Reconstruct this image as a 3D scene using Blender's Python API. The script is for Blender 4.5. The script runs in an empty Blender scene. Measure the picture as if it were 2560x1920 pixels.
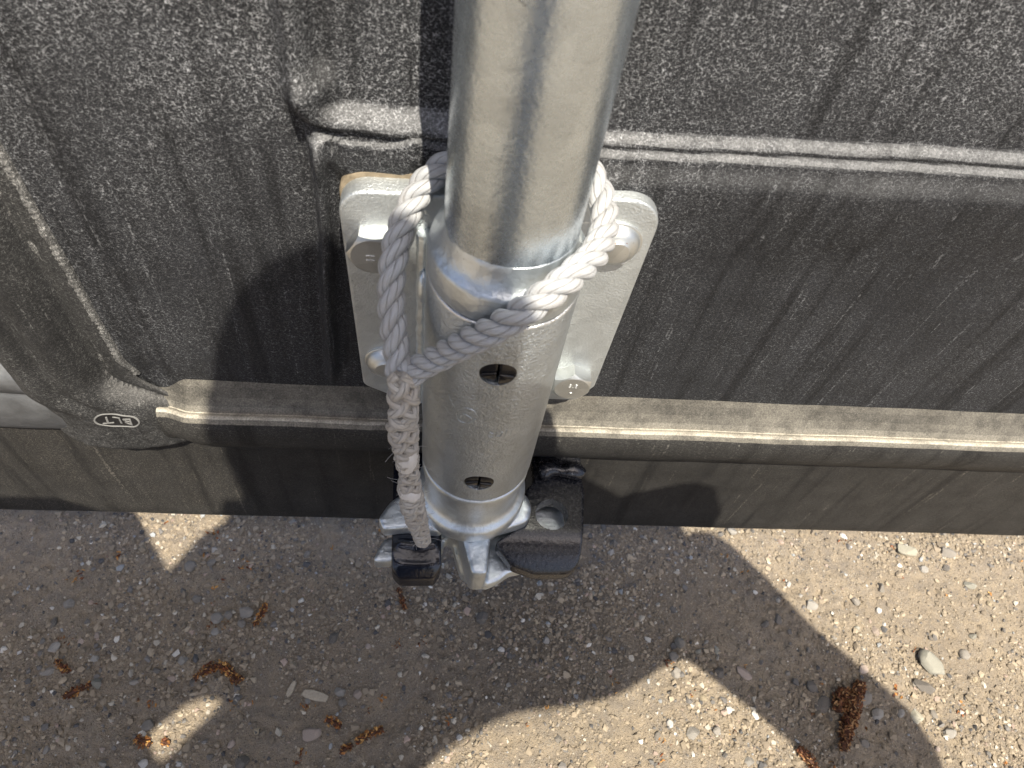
import bpy, bmesh, math, random
import numpy as np
from mathutils import Vector, Matrix, noise as mnoise
from mathutils.bvhtree import BVHTree

random.seed(7)
RNG = np.random.default_rng(11)
S = 0.001                      # everything below is written in millimetres
SC = bpy.context.scene
COL = SC.collection

# ------------------------------------------------------------------ camera
CAM_POS = Vector((-25.15, -192.91, 591.0))
CAM_R = Vector((0.99332036, -0.02180833, 0.1133096))
CAM_U = Vector((-0.04539502, 0.82893817, 0.55749511))
CAM_F = Vector((0.10608469, 0.55891494, -0.82241117))
cam_d = bpy.data.cameras.new("camera")
cam = bpy.data.objects.new("camera", cam_d)
COL.objects.link(cam)
m = Matrix((CAM_R, CAM_U, -CAM_F)).transposed().to_4x4()
m.translation = CAM_POS * S
cam.matrix_world = m
cam_d.sensor_width = 36.0
cam_d.lens = 740.5 * 36.0 / 1024.0
cam_d.clip_start = 0.004
cam_d.clip_end = 500.0
cam_d.dof.use_dof = True
cam_d.dof.focus_distance = 0.40
cam_d.dof.aperture_fstop = 17.0
SC.camera = cam

# ------------------------------------------------------------------ light
LX, LY = -0.13, 0.515          # horizontal travel of the sunlight per unit of fall
el = math.atan2(1.0, math.hypot(LX, LY))
az = math.atan2(-LX, -LY)
world = bpy.data.worlds.new("World")
SC.world = world
world.use_nodes = True
nt = world.node_tree
nt.nodes.clear()
w_out = nt.nodes.new("ShaderNodeOutputWorld")
w_bg = nt.nodes.new("ShaderNodeBackground")
w_sky = nt.nodes.new("ShaderNodeTexSky")
w_sky.sky_type = 'NISHITA'
w_sky.sun_disc = False
w_sky.sun_elevation = el
w_sky.sun_rotation = az
w_sky.air_density = 0.75
w_sky.dust_density = 3.0
w_bg.inputs[1].default_value = 0.10
nt.links.new(w_sky.outputs[0], w_bg.inputs[0])
nt.links.new(w_bg.outputs[0], w_out.inputs[0])

sun_d = bpy.data.lights.new("sun", 'SUN')
sun_d.energy = 4.0
sun_d.angle = math.radians(0.45)
sun_d.color = (1.0, 0.92, 0.78)
sun = bpy.data.objects.new("sun", sun_d)
COL.objects.link(sun)
sun.rotation_euler = Vector((LX, LY, -1.0)).to_track_quat('-Z', 'Y').to_euler()
sun.location = (0, -1, 3)

SC.view_settings.view_transform = 'Standard'
SC.view_settings.look = 'None'
SC.view_settings.gamma = 1.0
SC.view_settings.use_curve_mapping = False
SC.view_settings.exposure = 1.2

# ------------------------------------------------------------------ helpers
def link(o, parent=None):
    COL.objects.link(o)
    if parent is not None:
        o.parent = parent
    return o

def tag(o, label=None, cat=None, group=None, kind=None):
    if label: o["label"] = label
    if cat: o["category"] = cat
    if group: o["group"] = group
    if kind: o["kind"] = kind
    return o

def empty(name, label, cat, loc=(0, 0, 0), group=None):
    o = bpy.data.objects.new(name, None)
    o.empty_display_size = 0.02
    o.location = Vector(loc) * S
    link(o)
    return tag(o, label, cat, group)

def finish(me, mat, smooth=True, angle=38):
    if mat is not None:
        me.materials.clear()
        me.materials.append(mat)
    if smooth:
        me.polygons.foreach_set("use_smooth", [True] * len(me.polygons))
        if angle:
            me.set_sharp_from_angle(angle=math.radians(angle))
    me.update()
    return me

def mesh_obj(name, verts, faces, mat, parent=None, smooth=True, angle=38, origin=None):
    """verts in mm (world); parented things keep world coordinates relative to the parent's location"""
    off = np.zeros(3)
    if parent is not None:
        p = parent
        while p is not None:
            off += np.array(p.location) / S
            p = p.parent
    v = np.asarray(verts, dtype=float)
    o_loc = np.zeros(3)
    if origin is not None:
        o_loc = np.asarray(origin, dtype=float)
    v = (v - off - (o_loc - off if origin is not None else 0)) * S
    me = bpy.data.meshes.new(name)
    me.from_pydata(v.tolist(), [], faces)
    bm = bmesh.new(); bm.from_mesh(me)
    bmesh.ops.recalc_face_normals(bm, faces=bm.faces)
    bm.to_mesh(me); bm.free()
    finish(me, mat, smooth, angle)
    o = bpy.data.objects.new(name, me)
    if origin is not None:
        o.location = Vector((o_loc - off).tolist()) * S
    link(o, parent)
    return o

def bake(o):
    """apply the modifiers of o"""
    dg = bpy.context.evaluated_depsgraph_get()
    me = bpy.data.meshes.new_from_object(o.evaluated_get(dg))
    old = o.data
    o.modifiers.clear()
    me.name = old.name
    o.data = me
    return o

class Geo:
    def __init__(s): s.v = []; s.f = []
    def add(s, v, f):
        b = len(s.v)
        s.v.extend([tuple(map(float, q)) for q in v])
        s.f.extend([tuple(i + b for i in q) for q in f])
        return s
    def lathe(s, prof, n=64, c=(0, 0, 0), axis='Z'):
        v = []; f = []
        for (r, z) in prof:
            for k in range(n):
                a = 2 * math.pi * k / n
                p = (r * math.cos(a), r * math.sin(a), z)
                if axis == 'Y':            # profile runs towards -Y (towards the viewer)
                    p = (p[0], -p[2], p[1])
                v.append((p[0] + c[0], p[1] + c[1], p[2] + c[2]))
        for i in range(len(prof) - 1):
            for k in range(n):
                k2 = (k + 1) % n
                f.append((i * n + k, i * n + k2, (i + 1) * n + k2, (i + 1) * n + k))
        f.append(tuple(range(n - 1, -1, -1)))
        f.append(tuple((len(prof) - 1) * n + k for k in range(n)))
        return s.add(v, f)
    def prism(s, poly, a0, a1, bev=0.0, axis='Z', steps=3):
        """closed polygon extruded from a0 to a1 along axis (Z or Y) with a rounded edge at the a1 end"""
        P = np.array(poly, float); n = len(P)
        area = 0.5 * np.sum(P[:, 0] * np.roll(P[:, 1], -1) - np.roll(P[:, 0], -1) * P[:, 1])
        if area < 0: P = P[::-1]
        e = np.roll(P, -1, 0) - P; e /= np.linalg.norm(e, axis=1)[:, None] + 1e-9
        nrm = np.stack([e[:, 1], -e[:, 0]], 1)
        vn = nrm + np.roll(nrm, 1, 0); vn /= (np.sum(vn * np.roll(nrm, 1, 0), 1)[:, None] + 1e-9)
        sg = 1 if a1 > a0 else -1
        rings = [(0.0, a0)]
        if bev > 0:
            for k in range(steps + 1):
                t = math.pi / 2 * k / steps
                rings.append((bev * (1 - math.cos(t)), a1 - sg * bev * (1 - math.sin(t))))
        else:
            rings.append((0.0, a1))
        v = []; f = []
        for ins, a in rings:
            for q in P - vn * ins:
                v.append((q[0], q[1], a) if axis == 'Z' else (q[0], a, q[1]))
        for i in range(len(rings) - 1):
            for k in range(n):
                k2 = (k + 1) % n
                f.append((i * n + k, i * n + k2, (i + 1) * n + k2, (i + 1) * n + k))
        f.append(tuple(range(n - 1, -1, -1)))
        f.append(tuple((len(rings) - 1) * n + k for k in range(n)))
        return s.add(v, f)
    def tube(s, pts, rad, n=10, cap=True):
        pts = [Vector(p) for p in pts]
        rad = rad if hasattr(rad, '__len__') else [rad] * len(pts)
        T, N, B = frames(pts)
        v = []; f = []
        for p, nn, b, r in zip(pts, N, B, rad):
            for k in range(n):
                a = 2 * math.pi * k / n
                v.append(p + nn * (r * math.cos(a)) + b * (r * math.sin(a)))
        for i in range(len(pts) - 1):
            for k in range(n):
                k2 = (k + 1) % n
                f.append((i * n + k, i * n + k2, (i + 1) * n + k2, (i + 1) * n + k))
        if cap:
            f.append(tuple(range(n - 1, -1, -1)))
            f.append(tuple((len(pts) - 1) * n + k for k in range(n)))
        return s.add(v, f)
    def box(s, x0, x1, y0, y1, z0, z1):
        v = [(x, y, z) for x in (x0, x1) for y in (y0, y1) for z in (z0, z1)]
        return s.add(v, [(0, 1, 3, 2), (4, 6, 7, 5), (0, 4, 5, 1), (2, 3, 7, 6), (0, 2, 6, 4), (1, 5, 7, 3)])
    def ball(s, c, r, n=12, squash=(1, 1, 1)):
        prof = [(max(1e-3, math.sin(math.pi * i / n)), -math.cos(math.pi * i / n)) for i in range(n + 1)]
        v = []; f = []; k_ = n * 2
        for (q, z) in prof:
            for k in range(k_):
                a = 2 * math.pi * k / k_
                v.append((c[0] + r * squash[0] * q * math.cos(a), c[1] + r * squash[1] * q * math.sin(a), c[2] + r * squash[2] * z))
        for i in range(n):
            for k in range(k_):
                k2 = (k + 1) % k_
                f.append((i * k_ + k, i * k_ + k2, (i + 1) * k_ + k2, (i + 1) * k_ + k))
        return s.add(v, f)
    def obj(s, name, mat, parent=None, smooth=True, angle=38, origin=None):
        return mesh_obj(name, s.v, s.f, mat, parent, smooth, angle, origin)

def frames(pts):
    n = len(pts); T = []
    for i in range(n):
        t = pts[min(i + 1, n - 1)] - pts[max(i - 1, 0)]
        T.append(t.normalized())
    ref = Vector((0, 0, 1)) if abs(T[0].z) < 0.9 else Vector((1, 0, 0))
    N = [(ref - T[0] * ref.dot(T[0])).normalized()]
    for i in range(1, n):
        q = N[-1] - T[i] * N[-1].dot(T[i])
        N.append(q.normalized())
    B = [T[i].cross(N[i]) for i in range(n)]
    return T, N, B

def spline(ctrl, step=1.0):
    """Catmull-Rom through ctrl, resampled at about `step` mm"""
    P = [Vector(c) for c in ctrl]
    P = [P[0] * 2 - P[1]] + P + [P[-1] * 2 - P[-2]]
    dense = []
    for i in range(1, len(P) - 2):
        for k in range(24):
            t = k / 24
            dense.append(0.5 * ((2 * P[i]) + (P[i + 1] - P[i - 1]) * t + (2 * P[i - 1] - 5 * P[i] + 4 * P[i + 1] - P[i + 2]) * t * t
                                + (3 * P[i] - P[i - 1] - 3 * P[i + 1] + P[i + 2]) * t ** 3))
    dense.append(P[-2])
    L = [0.0]
    for a, b in zip(dense, dense[1:]): L.append(L[-1] + (b - a).length)
    n = max(2, int(L[-1] / step)); out = []; j = 0
    for i in range(n + 1):
        s = L[-1] * i / n
        while j < len(L) - 2 and L[j + 1] < s: j += 1
        t = (s - L[j]) / max(1e-9, L[j + 1] - L[j])
        out.append(dense[j].lerp(dense[j + 1], min(1, t)))
    return out, L[-1]

def roundpoly(corners, seg=7):
    """corners: (x, y, radius) -> rounded polygon"""
    out = []; n = len(corners)
    for i in range(n):
        p = Vector(corners[i][:2]); r = corners[i][2]
        a = (Vector(corners[i - 1][:2]) - p).normalized(); b = (Vector(corners[(i + 1) % n][:2]) - p).normalized()
        ang = a.angle(b); d = r / math.tan(ang / 2)
        c = p + (a + b).normalized() * (r / math.sin(ang / 2))
        s0 = p + a * d - c; s1 = p + b * d - c
        a0 = math.atan2(s0.y, s0.x); a1 = math.atan2(s1.y, s1.x)
        while a1 - a0 > math.pi: a1 -= 2 * math.pi
        while a1 - a0 < -math.pi: a1 += 2 * math.pi
        for k in range(seg + 1):
            t = a0 + (a1 - a0) * k / seg
            out.append((c.x + r * math.cos(t), c.y + r * math.sin(t)))
    return out

def sst(a, b, x):
    t = np.clip((x - a) / (b - a), 0, 1)
    return t * t * (3 - 2 * t)

def vnoise(x, y, seed=0):
    """smooth 2-d value noise, period 256"""
    rg = np.random.default_rng(seed); tab = rg.random((256, 256)) * 2 - 1
    xi = np.floor(x).astype(int); yi = np.floor(y).astype(int)
    fx = x - xi; fy = y - yi
    fx = fx * fx * (3 - 2 * fx); fy = fy * fy * (3 - 2 * fy)
    g = lambda a, b: tab[a % 256, b % 256]
    return (g(xi, yi) * (1 - fx) + g(xi + 1, yi) * fx) * (1 - fy) + (g(xi, yi + 1) * (1 - fx) + g(xi + 1, yi + 1) * fx) * fy

def grid_faces(nu, nv):
    i = np.arange(nu - 1)[:, None]; j = np.arange(nv - 1)[None, :]
    a = (i * nv + j).ravel()
    return np.stack([a, a + nv, a + nv + 1, a + 1], 1).tolist()

# ------------------------------------------------------------------ materials
class Mat:
    def __init__(s, name):
        s.m = bpy.data.materials.new(name); s.m.use_nodes = True
        s.t = s.m.node_tree; s.b = s.t.nodes["Principled BSDF"]
    def n(s, typ, **kw):
        nd = s.t.nodes.new(typ)
        for k, v in kw.items(): setattr(nd, k, v)
        return nd
    def l(s, a, b): s.t.links.new(a, b)
    def coord(s, scale=(1, 1, 1), kind="Object", rot=(0, 0, 0)):
        tc = s.n("ShaderNodeTexCoord"); mp = s.n("ShaderNodeMapping")
        mp.inputs["Scale"].default_value = [1000 * q for q in scale] if kind == "Object" else scale
        mp.inputs["Rotation"].default_value = rot
        s.l(tc.outputs[kind], mp.inputs[0]); return mp.outputs[0]
    def noise(s, vec, scale, detail=4, rough=0.55, dist=0.0):
        nd = s.n("ShaderNodeTexNoise")
        nd.inputs["Scale"].default_value = scale; nd.inputs["Detail"].default_value = detail
        nd.inputs["Roughness"].default_value = rough; nd.inputs["Distortion"].default_value = dist
        if vec is not None: s.l(vec, nd.inputs["Vector"])
        return nd
    def vor(s, vec, scale, feature='F1', rand=1.0):
        nd = s.n("ShaderNodeTexVoronoi", feature=feature)
        nd.inputs["Scale"].default_value = scale; nd.inputs["Randomness"].default_value = rand
        s.l(vec, nd.inputs["Vector"]); return nd
    def ramp(s, fac, stops, interp='LINEAR'):
        nd = s.n("ShaderNodeValToRGB"); cr = nd.color_ramp; cr.interpolation = interp
        while len(cr.elements) < len(stops): cr.elements.new(0.5)
        for e, (p, c) in zip(cr.elements, stops):
            e.position = p; e.color = (c, c, c, 1) if not hasattr(c, '__len__') else (*c, 1)
        s.l(fac, nd.inputs[0]); return nd.outputs[0]
    def math(s, op, a, b=None, clamp=False):
        nd = s.n("ShaderNodeMath", operation=op); nd.use_clamp = clamp
        for i, q in enumerate((a, b)):
            if q is None: continue
            if isinstance(q, (int, float)): nd.inputs[i].default_value = q
            else: s.l(q, nd.inputs[i])
        return nd.outputs[0]
    def mix(s, fac, a, b, mode='MIX'):
        nd = s.n("ShaderNodeMix", data_type='RGBA', blend_type=mode)
        for i, q in ((0, fac), (6, a), (7, b)):
            if isinstance(q, (int, float)): nd.inputs[i].default_value = q
            elif isinstance(q, tuple): nd.inputs[i].default_value = (*q, 1)
            else: s.l(q, nd.inputs[i])
        return nd.outputs[2]
    def bump(s, h, dist, strength=1.0, prev=None):
        nd = s.n("ShaderNodeBump"); nd.inputs["Distance"].default_value = dist * S
        nd.inputs["Strength"].default_value = strength
        s.l(h, nd.inputs["Height"])
        if prev is not None: s.l(prev, nd.inputs["Normal"])
        s.l(nd.outputs[0], s.b.inputs["Normal"]); return nd.outputs[0]
    def set(s, **kw):
        for k, v in kw.items():
            k = k.replace('_', ' ').title().replace('Ior', 'IOR')
            i = s.b.inputs[k]
            if isinstance(v, (int, float)): i.default_value = v
            elif isinstance(v, tuple): i.default_value = (*v, 1) if len(v) == 3 else v
            else: s.l(v, i)
        return s

def mat_panel(name, net=1.0, grain=1.0, film=(0.016, 0.0165, 0.018), tan=0.0, ledge=0.5, run=1.0, dustc=(0.46, 0.465, 0.47), upc=(0.60, 0.54, 0.43), upt=0.38, runs=0.085):
    """black weathered plastic: broken net of pale dust lines, clinging grit, darker run-off streaks, ledges paled by dust and painted-in sky light"""
    M = Mat(name)
    c = M.coord()
    warp = M.noise(c, 0.30, 3)
    add = M.n("ShaderNodeVectorMath", operation='MULTIPLY_ADD')
    M.l(warp.outputs["Color"], add.inputs[0]); add.inputs[1].default_value = (3.4, 3.4, 3.4); M.l(c, add.inputs[2])
    sq = M.n("ShaderNodeMapping"); sq.inputs["Scale"].default_value = (0.72, 1, 1.2); M.l(add.outputs[0], sq.inputs[0])
    v1 = M.vor(sq.outputs[0], 0.60, 'DISTANCE_TO_EDGE')
    v2 = M.vor(sq.outputs[0], 1.35, 'DISTANCE_TO_EDGE')
    l1 = M.ramp(v1.outputs["Distance"], [(0.0, 1.0), (0.022, 0.75), (0.05, 0.0)])
    l2 = M.ramp(v2.outputs["Distance"], [(0.0, 1.0), (0.03, 0.65), (0.075, 0.0)])
    brk = M.ramp(M.noise(c, 0.70, 3, 0.6).outputs[0], [(0.46, 0.0), (0.56, 1.0)])
    brk2 = M.ramp(M.noise(c, 1.1, 2, 0.6).outputs[0], [(0.46, 0.0), (0.58, 1.0)])
    patch = M.ramp(M.noise(c, 0.016, 3, 0.55).outputs[0], [(0.36, 0.45), (0.60, 1.0)])
    stk = M.noise(M.coord((runs, runs, 0.0042)), 1.0, 3, 0.5, 0.25)
    streak = M.ramp(stk.outputs[0], [(0.35, 1.0 - 0.88 * run), (0.40, 1.0 - 0.45 * run), (0.48, 1.0 - 0.08 * run), (0.6, 1.0)])
    stk2 = M.noise(M.coord((0.36, 0.36, 0.010)), 1.0, 2, 0.5, 0.8)
    pale = M.ramp(stk2.outputs[0], [(0.67, 0.0), (0.70, 0.5), (0.73, 0.0)])
    sq2 = M.n("ShaderNodeMapping"); sq2.inputs["Scale"].default_value = (0.8, 1, 1.5); M.l(c, sq2.inputs[0])
    grit = M.ramp(M.noise(sq2.outputs[0], 1.25, 2, 0.55, 0.5).outputs[0], [(0.50, 0.0), (0.66, 0.55)])
    fine = M.ramp(M.noise(sq2.outputs[0], 2.6, 2, 0.7, 0.4).outputs[0], [(0.50, 0.0), (0.70, 0.7)])
    lines = M.math('ADD', M.math('MULTIPLY', l1, brk), M.math('MULTIPLY', M.math('MULTIPLY', l2, brk2), 0.7))
    sepc = M.n("ShaderNodeSeparateXYZ"); M.l(c, sepc.inputs[0])
    below = M.math('MULTIPLY', M.ramp(M.math('DIVIDE', M.math('SUBTRACT', 412.0, sepc.outputs[2]), 60.0), [(0.0, 0.0), (1.0, 1.0)]), M.ramp(M.math('DIVIDE', sepc.outputs[0], 90.0), [(0.2, 0.0), (1.0, 1.0)]))
    low = M.math('MULTIPLY', M.ramp(M.math('DIVIDE', M.math('SUBTRACT', 372.0, sepc.outputs[2]), 90.0), [(0.0, 0.0), (1.0, 1.0)]), M.ramp(M.math('DIVIDE', M.math('ADD', sepc.outputs[0], 190.0), 60.0), [(0.0, 0.35), (1.0, 1.0)]))  # dust lines thin out low on the sheet, partly painting its shade darker
    below = M.math('MAXIMUM', below, low)
    lines = M.math('MULTIPLY', lines, M.math('SUBTRACT', 1.0, M.math('MULTIPLY', below, 0.75)))
    lines = M.math('MULTIPLY', M.math('MULTIPLY', lines, patch), net)
    gr = M.math('MULTIPLY', M.math('ADD', grit, fine), 0.34 * grain)
    gr = M.math('MULTIPLY', gr, M.math('SUBTRACT', 1.0, M.math('MULTIPLY', low, 0.45)))  # grit thinned there too, putting the wall's shade into the colour
    d = M.math('MULTIPLY', M.math('ADD', lines, gr), streak)
    d = M.math('ADD', d, M.math('MULTIPLY', pale, M.math('MULTIPLY', brk, 0.42)), True)
    geo = M.n("ShaderNodeNewGeometry"); sep = M.n("ShaderNodeSeparateXYZ"); M.l(geo.outputs["True Normal"], sep.inputs[0])
    up = M.ramp(sep.outputs[2], [(upt, 0.0), (0.85, 1.0)])  # up-facing faces paled: settled dust plus a painted sky reflection
    up = M.math('MULTIPLY', up, M.ramp(M.noise(c, 0.10, 4, 0.6).outputs[0], [(0.34, 0.55), (0.55, 1.0)]))
    upn = M.math('MULTIPLY', up, M.math('ADD', M.math('MULTIPLY', M.noise(c, 1.1, 4, 0.65).outputs[0], 1.3), -0.05))
    upn = M.math('MULTIPLY', upn, ledge, True)
    base = M.mix(M.math('MULTIPLY', M.noise(c, 0.05, 4).outputs[0], streak), (0.007, 0.0072, 0.008), tuple(q * 2 for q in film))
    dc = M.mix(M.noise(c, 0.02, 2).outputs[0], dustc, (dustc[0] + 0.05 * tan, dustc[1] - 0.01 * tan, dustc[2] - 0.10 * tan))
    colr = M.mix(d, base, dc)
    colr = M.mix(upn, colr, upc)
    rg = M.math('ADD', M.math('MULTIPLY', M.noise(c, 0.3, 3).outputs[0], 0.2), 0.5)
    M.set(base_color=colr, roughness=rg, specular_ior_level=0.15)
    b = M.bump(M.noise(c, 0.8, 5, 0.65).outputs[0], 0.25, 0.5)
    M.bump(M.math('ADD', l1, fine), 0.12, 0.5, b)
    return M.m

def mat_galv(name, base=(0.60, 0.615, 0.62), rough=0.36, bump=0.10, lumps=0.5, metallic=0.92, mark=0.0):
    M = Mat(name); c = M.coord()
    n1 = M.noise(c, 0.06, 4, 0.6); n2 = M.noise(c, 0.9, 4, 0.6)
    v = M.vor(c, 0.16)
    sp = M.ramp(v.outputs["Color"], [(0.0, 0.9), (1.0, 1.06)])
    colr = M.mix(M.ramp(n1.outputs[0], [(0.3, 0.0), (0.7, 1.0)]), tuple(q * 0.86 for q in base), base)
    colr = M.mix(1.0, colr, sp, 'MULTIPLY')
    pit = M.ramp(M.noise(c, 1.1, 2, 0.5).outputs[0], [(0.70, 0.0), (0.76, 0.75)])
    colr = M.mix(pit, colr, (0.16, 0.17, 0.18))
    rg = M.math('ADD', M.math('MULTIPLY', n2.outputs[0], 0.16), rough - 0.08)
    rg = M.math('ADD', rg, M.math('MULTIPLY', n1.outputs[0], 0.10))
    M.set(base_color=colr, roughness=rg, metallic=metallic)
    b = M.bump(M.noise(c, lumps, 3, 0.55, 0.4).outputs[0], bump * 2.2, 0.8)
    M.bump(M.noise(c, 2.2, 3, 0.6).outputs[0], bump * 0.5, 0.7, b)
    return M.m

def mat_simple(name, col, rough=0.5, var=0.15, scale=0.5, bump=0.0, bscale=1.0, spec=0.5, metallic=0.0):
    M = Mat(name); c = M.coord()
    n = M.noise(c, scale, 4, 0.6)
    colr = M.mix(n.outputs[0], tuple(q * (1 - var * 2) for q in col), tuple(min(1, q * (1 + var * 2)) for q in col))
    M.set(base_color=colr, roughness=rough, specular_ior_level=spec, metallic=metallic)
    if bump: M.bump(M.noise(c, bscale, 4, 0.6).outputs[0], bump, 0.8)
    return M.m

def mat_paint_worn(name, wear=0.68):
    """glossy black paint, rubbed to bare metal here and there"""
    M = Mat(name); c = M.coord()
    w = M.ramp(M.noise(c, 0.22, 5, 0.7).outputs[0], [(wear, 0.0), (wear + 0.05, 1.0)])
    geo = M.n("ShaderNodeNewGeometry")
    edge = M.ramp(geo.outputs["Pointiness"], [(0.56, 0.0), (0.66, 0.5)])
    w = M.math('MULTIPLY', M.math('ADD', w, edge), 0.8, True)
    dst = M.ramp(M.noise(c, 0.5, 5, 0.6).outputs[0], [(0.45, 0.02), (0.8, 0.22)])
    base = M.mix(dst, (0.008, 0.009, 0.013), (0.16, 0.15, 0.14))
    M.set(base_color=M.mix(w, base, (0.42, 0.40, 0.37)), roughness=M.math('ADD', M.math('MULTIPLY', dst, 0.7), 0.2), specular_ior_level=0.55)
    M.bump(M.noise(c, 0.45, 4, 0.55).outputs[0], 0.35, 0.5)
    return M.m

def mat_rope(name, base=(0.66, 0.64, 0.61), dirty=0.4):
    M = Mat(name)
    u = M.coord((1, 1, 1), "UV")
    mp = M.n("ShaderNodeMapping"); mp.inputs["Scale"].default_value = (26, 1.3, 1); M.l(u, mp.inputs[0])
    fib = M.noise(mp.outputs[0], 1.0, 4, 0.65, 0.2)
    c = M.coord(); sp = M.n("ShaderNodeSeparateXYZ"); M.l(u, sp.inputs[0])
    yarn = M.math('ABSOLUTE', M.math('SINE', M.math('MULTIPLY', sp.outputs[0], math.pi * 5)))
    groove = M.ramp(yarn, [(0.0, 0.0), (0.22, 0.75), (0.6, 1.0)])
    dirt = M.ramp(M.noise(c, 0.09, 4, 0.6).outputs[0], [(0.4, 0.0), (0.75, dirty)])
    colr = M.mix(dirt, base, (0.36, 0.30, 0.235))
    colr = M.mix(M.math('MULTIPLY', M.ramp(fib.outputs[0], [(0.36, 1.0), (0.54, 0.0)]), 0.5), colr, (0.30, 0.28, 0.26))
    colr = M.mix(M.math('MULTIPLY', M.math('SUBTRACT', 1.0, groove), 0.5), colr, (0.22, 0.2, 0.18))
    M.set(base_color=colr, roughness=0.52, specular_ior_level=0.45, sheen_weight=0.12)
    b = M.bump(groove, 0.4, 0.9)
    M.bump(fib.outputs[0], 0.4, 0.8, b)
    return M.m

def mat_ground():
    M = Mat("dirt_ground"); c = M.coord()
    big = M.noise(c, 0.012, 4, 0.6); mid = M.noise(c, 0.08, 5, 0.62)
    base = M.mix(M.ramp(big.outputs[0], [(0.35, 0.0), (0.65, 1.0)]), (0.245, 0.197, 0.139), (0.315, 0.256, 0.180))
    base = M.mix(M.ramp(mid.outputs[0], [(0.35, 0.65), (0.6, 0.0)]), base, (0.17, 0.148, 0.125))
    grain = M.vor(c, 0.85)
    gsel = M.ramp(grain.outputs["Color"], [(0.0, (0.06, 0.06, 0.062)), (0.22, (0.15, 0.13, 0.11)), (0.5, (0.26, 0.225, 0.18)), (0.78, (0.36, 0.32, 0.26)), (0.93, (0.50, 0.46, 0.40))])
    gm = M.ramp(grain.outputs["Distance"], [(0.25, 1.0), (0.5, 0.0)])
    gmask = M.math('MULTIPLY', gm, M.ramp(M.noise(c, 0.035, 3, 0.6).outputs[0], [(0.36, 0.25), (0.6, 0.95)]))
    col = M.mix(gmask, base, gsel)
    fine = M.vor(c, 2.1)
    fs = M.ramp(fine.outputs["Color"], [(0.0, (0.08, 0.075, 0.07)), (0.5, (0.25, 0.215, 0.17)), (1.0, (0.46, 0.41, 0.34))])
    col = M.mix(M.math('MULTIPLY', M.ramp(fine.outputs["Distance"], [(0.2, 1.0), (0.5, 0.0)]), 0.45), col, fs)
    # a darker, cooler gravelly patch under the foot of the pole
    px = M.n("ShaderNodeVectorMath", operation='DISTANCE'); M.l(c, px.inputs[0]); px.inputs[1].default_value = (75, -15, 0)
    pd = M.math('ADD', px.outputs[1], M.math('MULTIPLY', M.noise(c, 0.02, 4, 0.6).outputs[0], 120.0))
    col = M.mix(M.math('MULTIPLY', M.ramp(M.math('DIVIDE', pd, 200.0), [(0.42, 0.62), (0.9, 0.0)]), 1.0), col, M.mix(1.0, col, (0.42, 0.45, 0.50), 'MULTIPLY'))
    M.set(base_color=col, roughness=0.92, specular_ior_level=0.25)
    b = M.bump(M.ramp(grain.outputs["Distance"], [(0.0, 1.0), (0.55, 0.0)]), 0.7, 0.75)
    b = M.bump(M.noise(c, 1.1, 5, 0.7).outputs[0], 1.1, 0.8, b)
    M.bump(M.ramp(fine.outputs["Distance"], [(0.0, 1.0), (0.5, 0.0)]), 0.28, 0.6, b)
    return M.m

def mat_stone(name, col, col2, scale=0.6):
    M = Mat(name); c = M.coord()
    oi = M.n("ShaderNodeObjectInfo")
    off = M.n("ShaderNodeVectorMath", operation='MULTIPLY_ADD'); M.l(oi.outputs["Random"], off.inputs[0]); off.inputs[1].default_value = (90, 70, 50); M.l(c, off.inputs[2])
    n1 = M.noise(off.outputs[0], scale * 0.25, 4, 0.65); n2 = M.noise(off.outputs[0], scale * 2.2, 3, 0.7)
    colr = M.mix(M.ramp(n1.outputs[0], [(0.35, 0.0), (0.65, 1.0)]), col, col2)
    colr = M.mix(M.ramp(n2.outputs[0], [(0.54, 0.0), (0.66, 0.55)]), colr, tuple(q * 0.45 for q in col))
    tint = M.ramp(oi.outputs["Random"], [(0.0, 0.72), (1.0, 1.2)])
    dustm = M.ramp(M.noise(off.outputs[0], scale * 0.5, 4, 0.65).outputs[0], [(0.42, 0.0), (0.62, 0.7)])
    colr = M.mix(1.0, colr, tint, 'MULTIPLY')
    colr = M.mix(dustm, colr, (0.265, 0.222, 0.168))
    M.set(base_color=colr, roughness=0.85, specular_ior_level=0.3)
    M.bump(n2.outputs[0], 0.45, 0.7)
    return M.m

def mat_attr(name, rough=0.85, bump=0.3):
    M = Mat(name); c = M.coord()
    at = M.n("ShaderNodeAttribute"); at.attribute_name = "tone"
    M.set(base_color=at.outputs["Color"], roughness=rough, specular_ior_level=0.3)
    M.bump(M.noise(c, 1.8, 3, 0.6).outputs[0], bump, 0.6)
    return M.m

PANEL = mat_panel("black_panel_plastic", 1.0, 0.24, (0.0105, 0.011, 0.0128), 0.1, 0.50, 0.62, (0.46, 0.475, 0.50), (0.46, 0.465, 0.47), 0.10, 0.12)
RAILM = mat_panel("black_rail_plastic", 0.6, 0.30, (0.017, 0.0168, 0.0165), 0.4, 1.0, 0.6, (0.46, 0.45, 0.42), (0.60, 0.555, 0.46))
SKIRTM = mat_panel("black_skirt_plastic", 0.4, 0.24, (0.019, 0.0186, 0.018), 0.4, 0.5, 0.55, (0.44, 0.41, 0.36))
FLANGEM = mat_panel("crackled_flange", 2.2, 0.7, (0.045, 0.045, 0.044), 0.1, 0.6, 0.2, (0.42, 0.42, 0.41), (0.5, 0.49, 0.47), 0.2)
POSTM = mat_panel("black_post_plastic", 0.5, 0.26, (0.018, 0.018, 0.0182), 0.1, 0.35, 0.4, (0.42, 0.42, 0.41), (0.45, 0.44, 0.42))
GREYM = mat_simple("dusty_grey_plastic", (0.072, 0.075, 0.079), 0.5, 0.42, 0.07, 0.5, 0.3)
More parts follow.
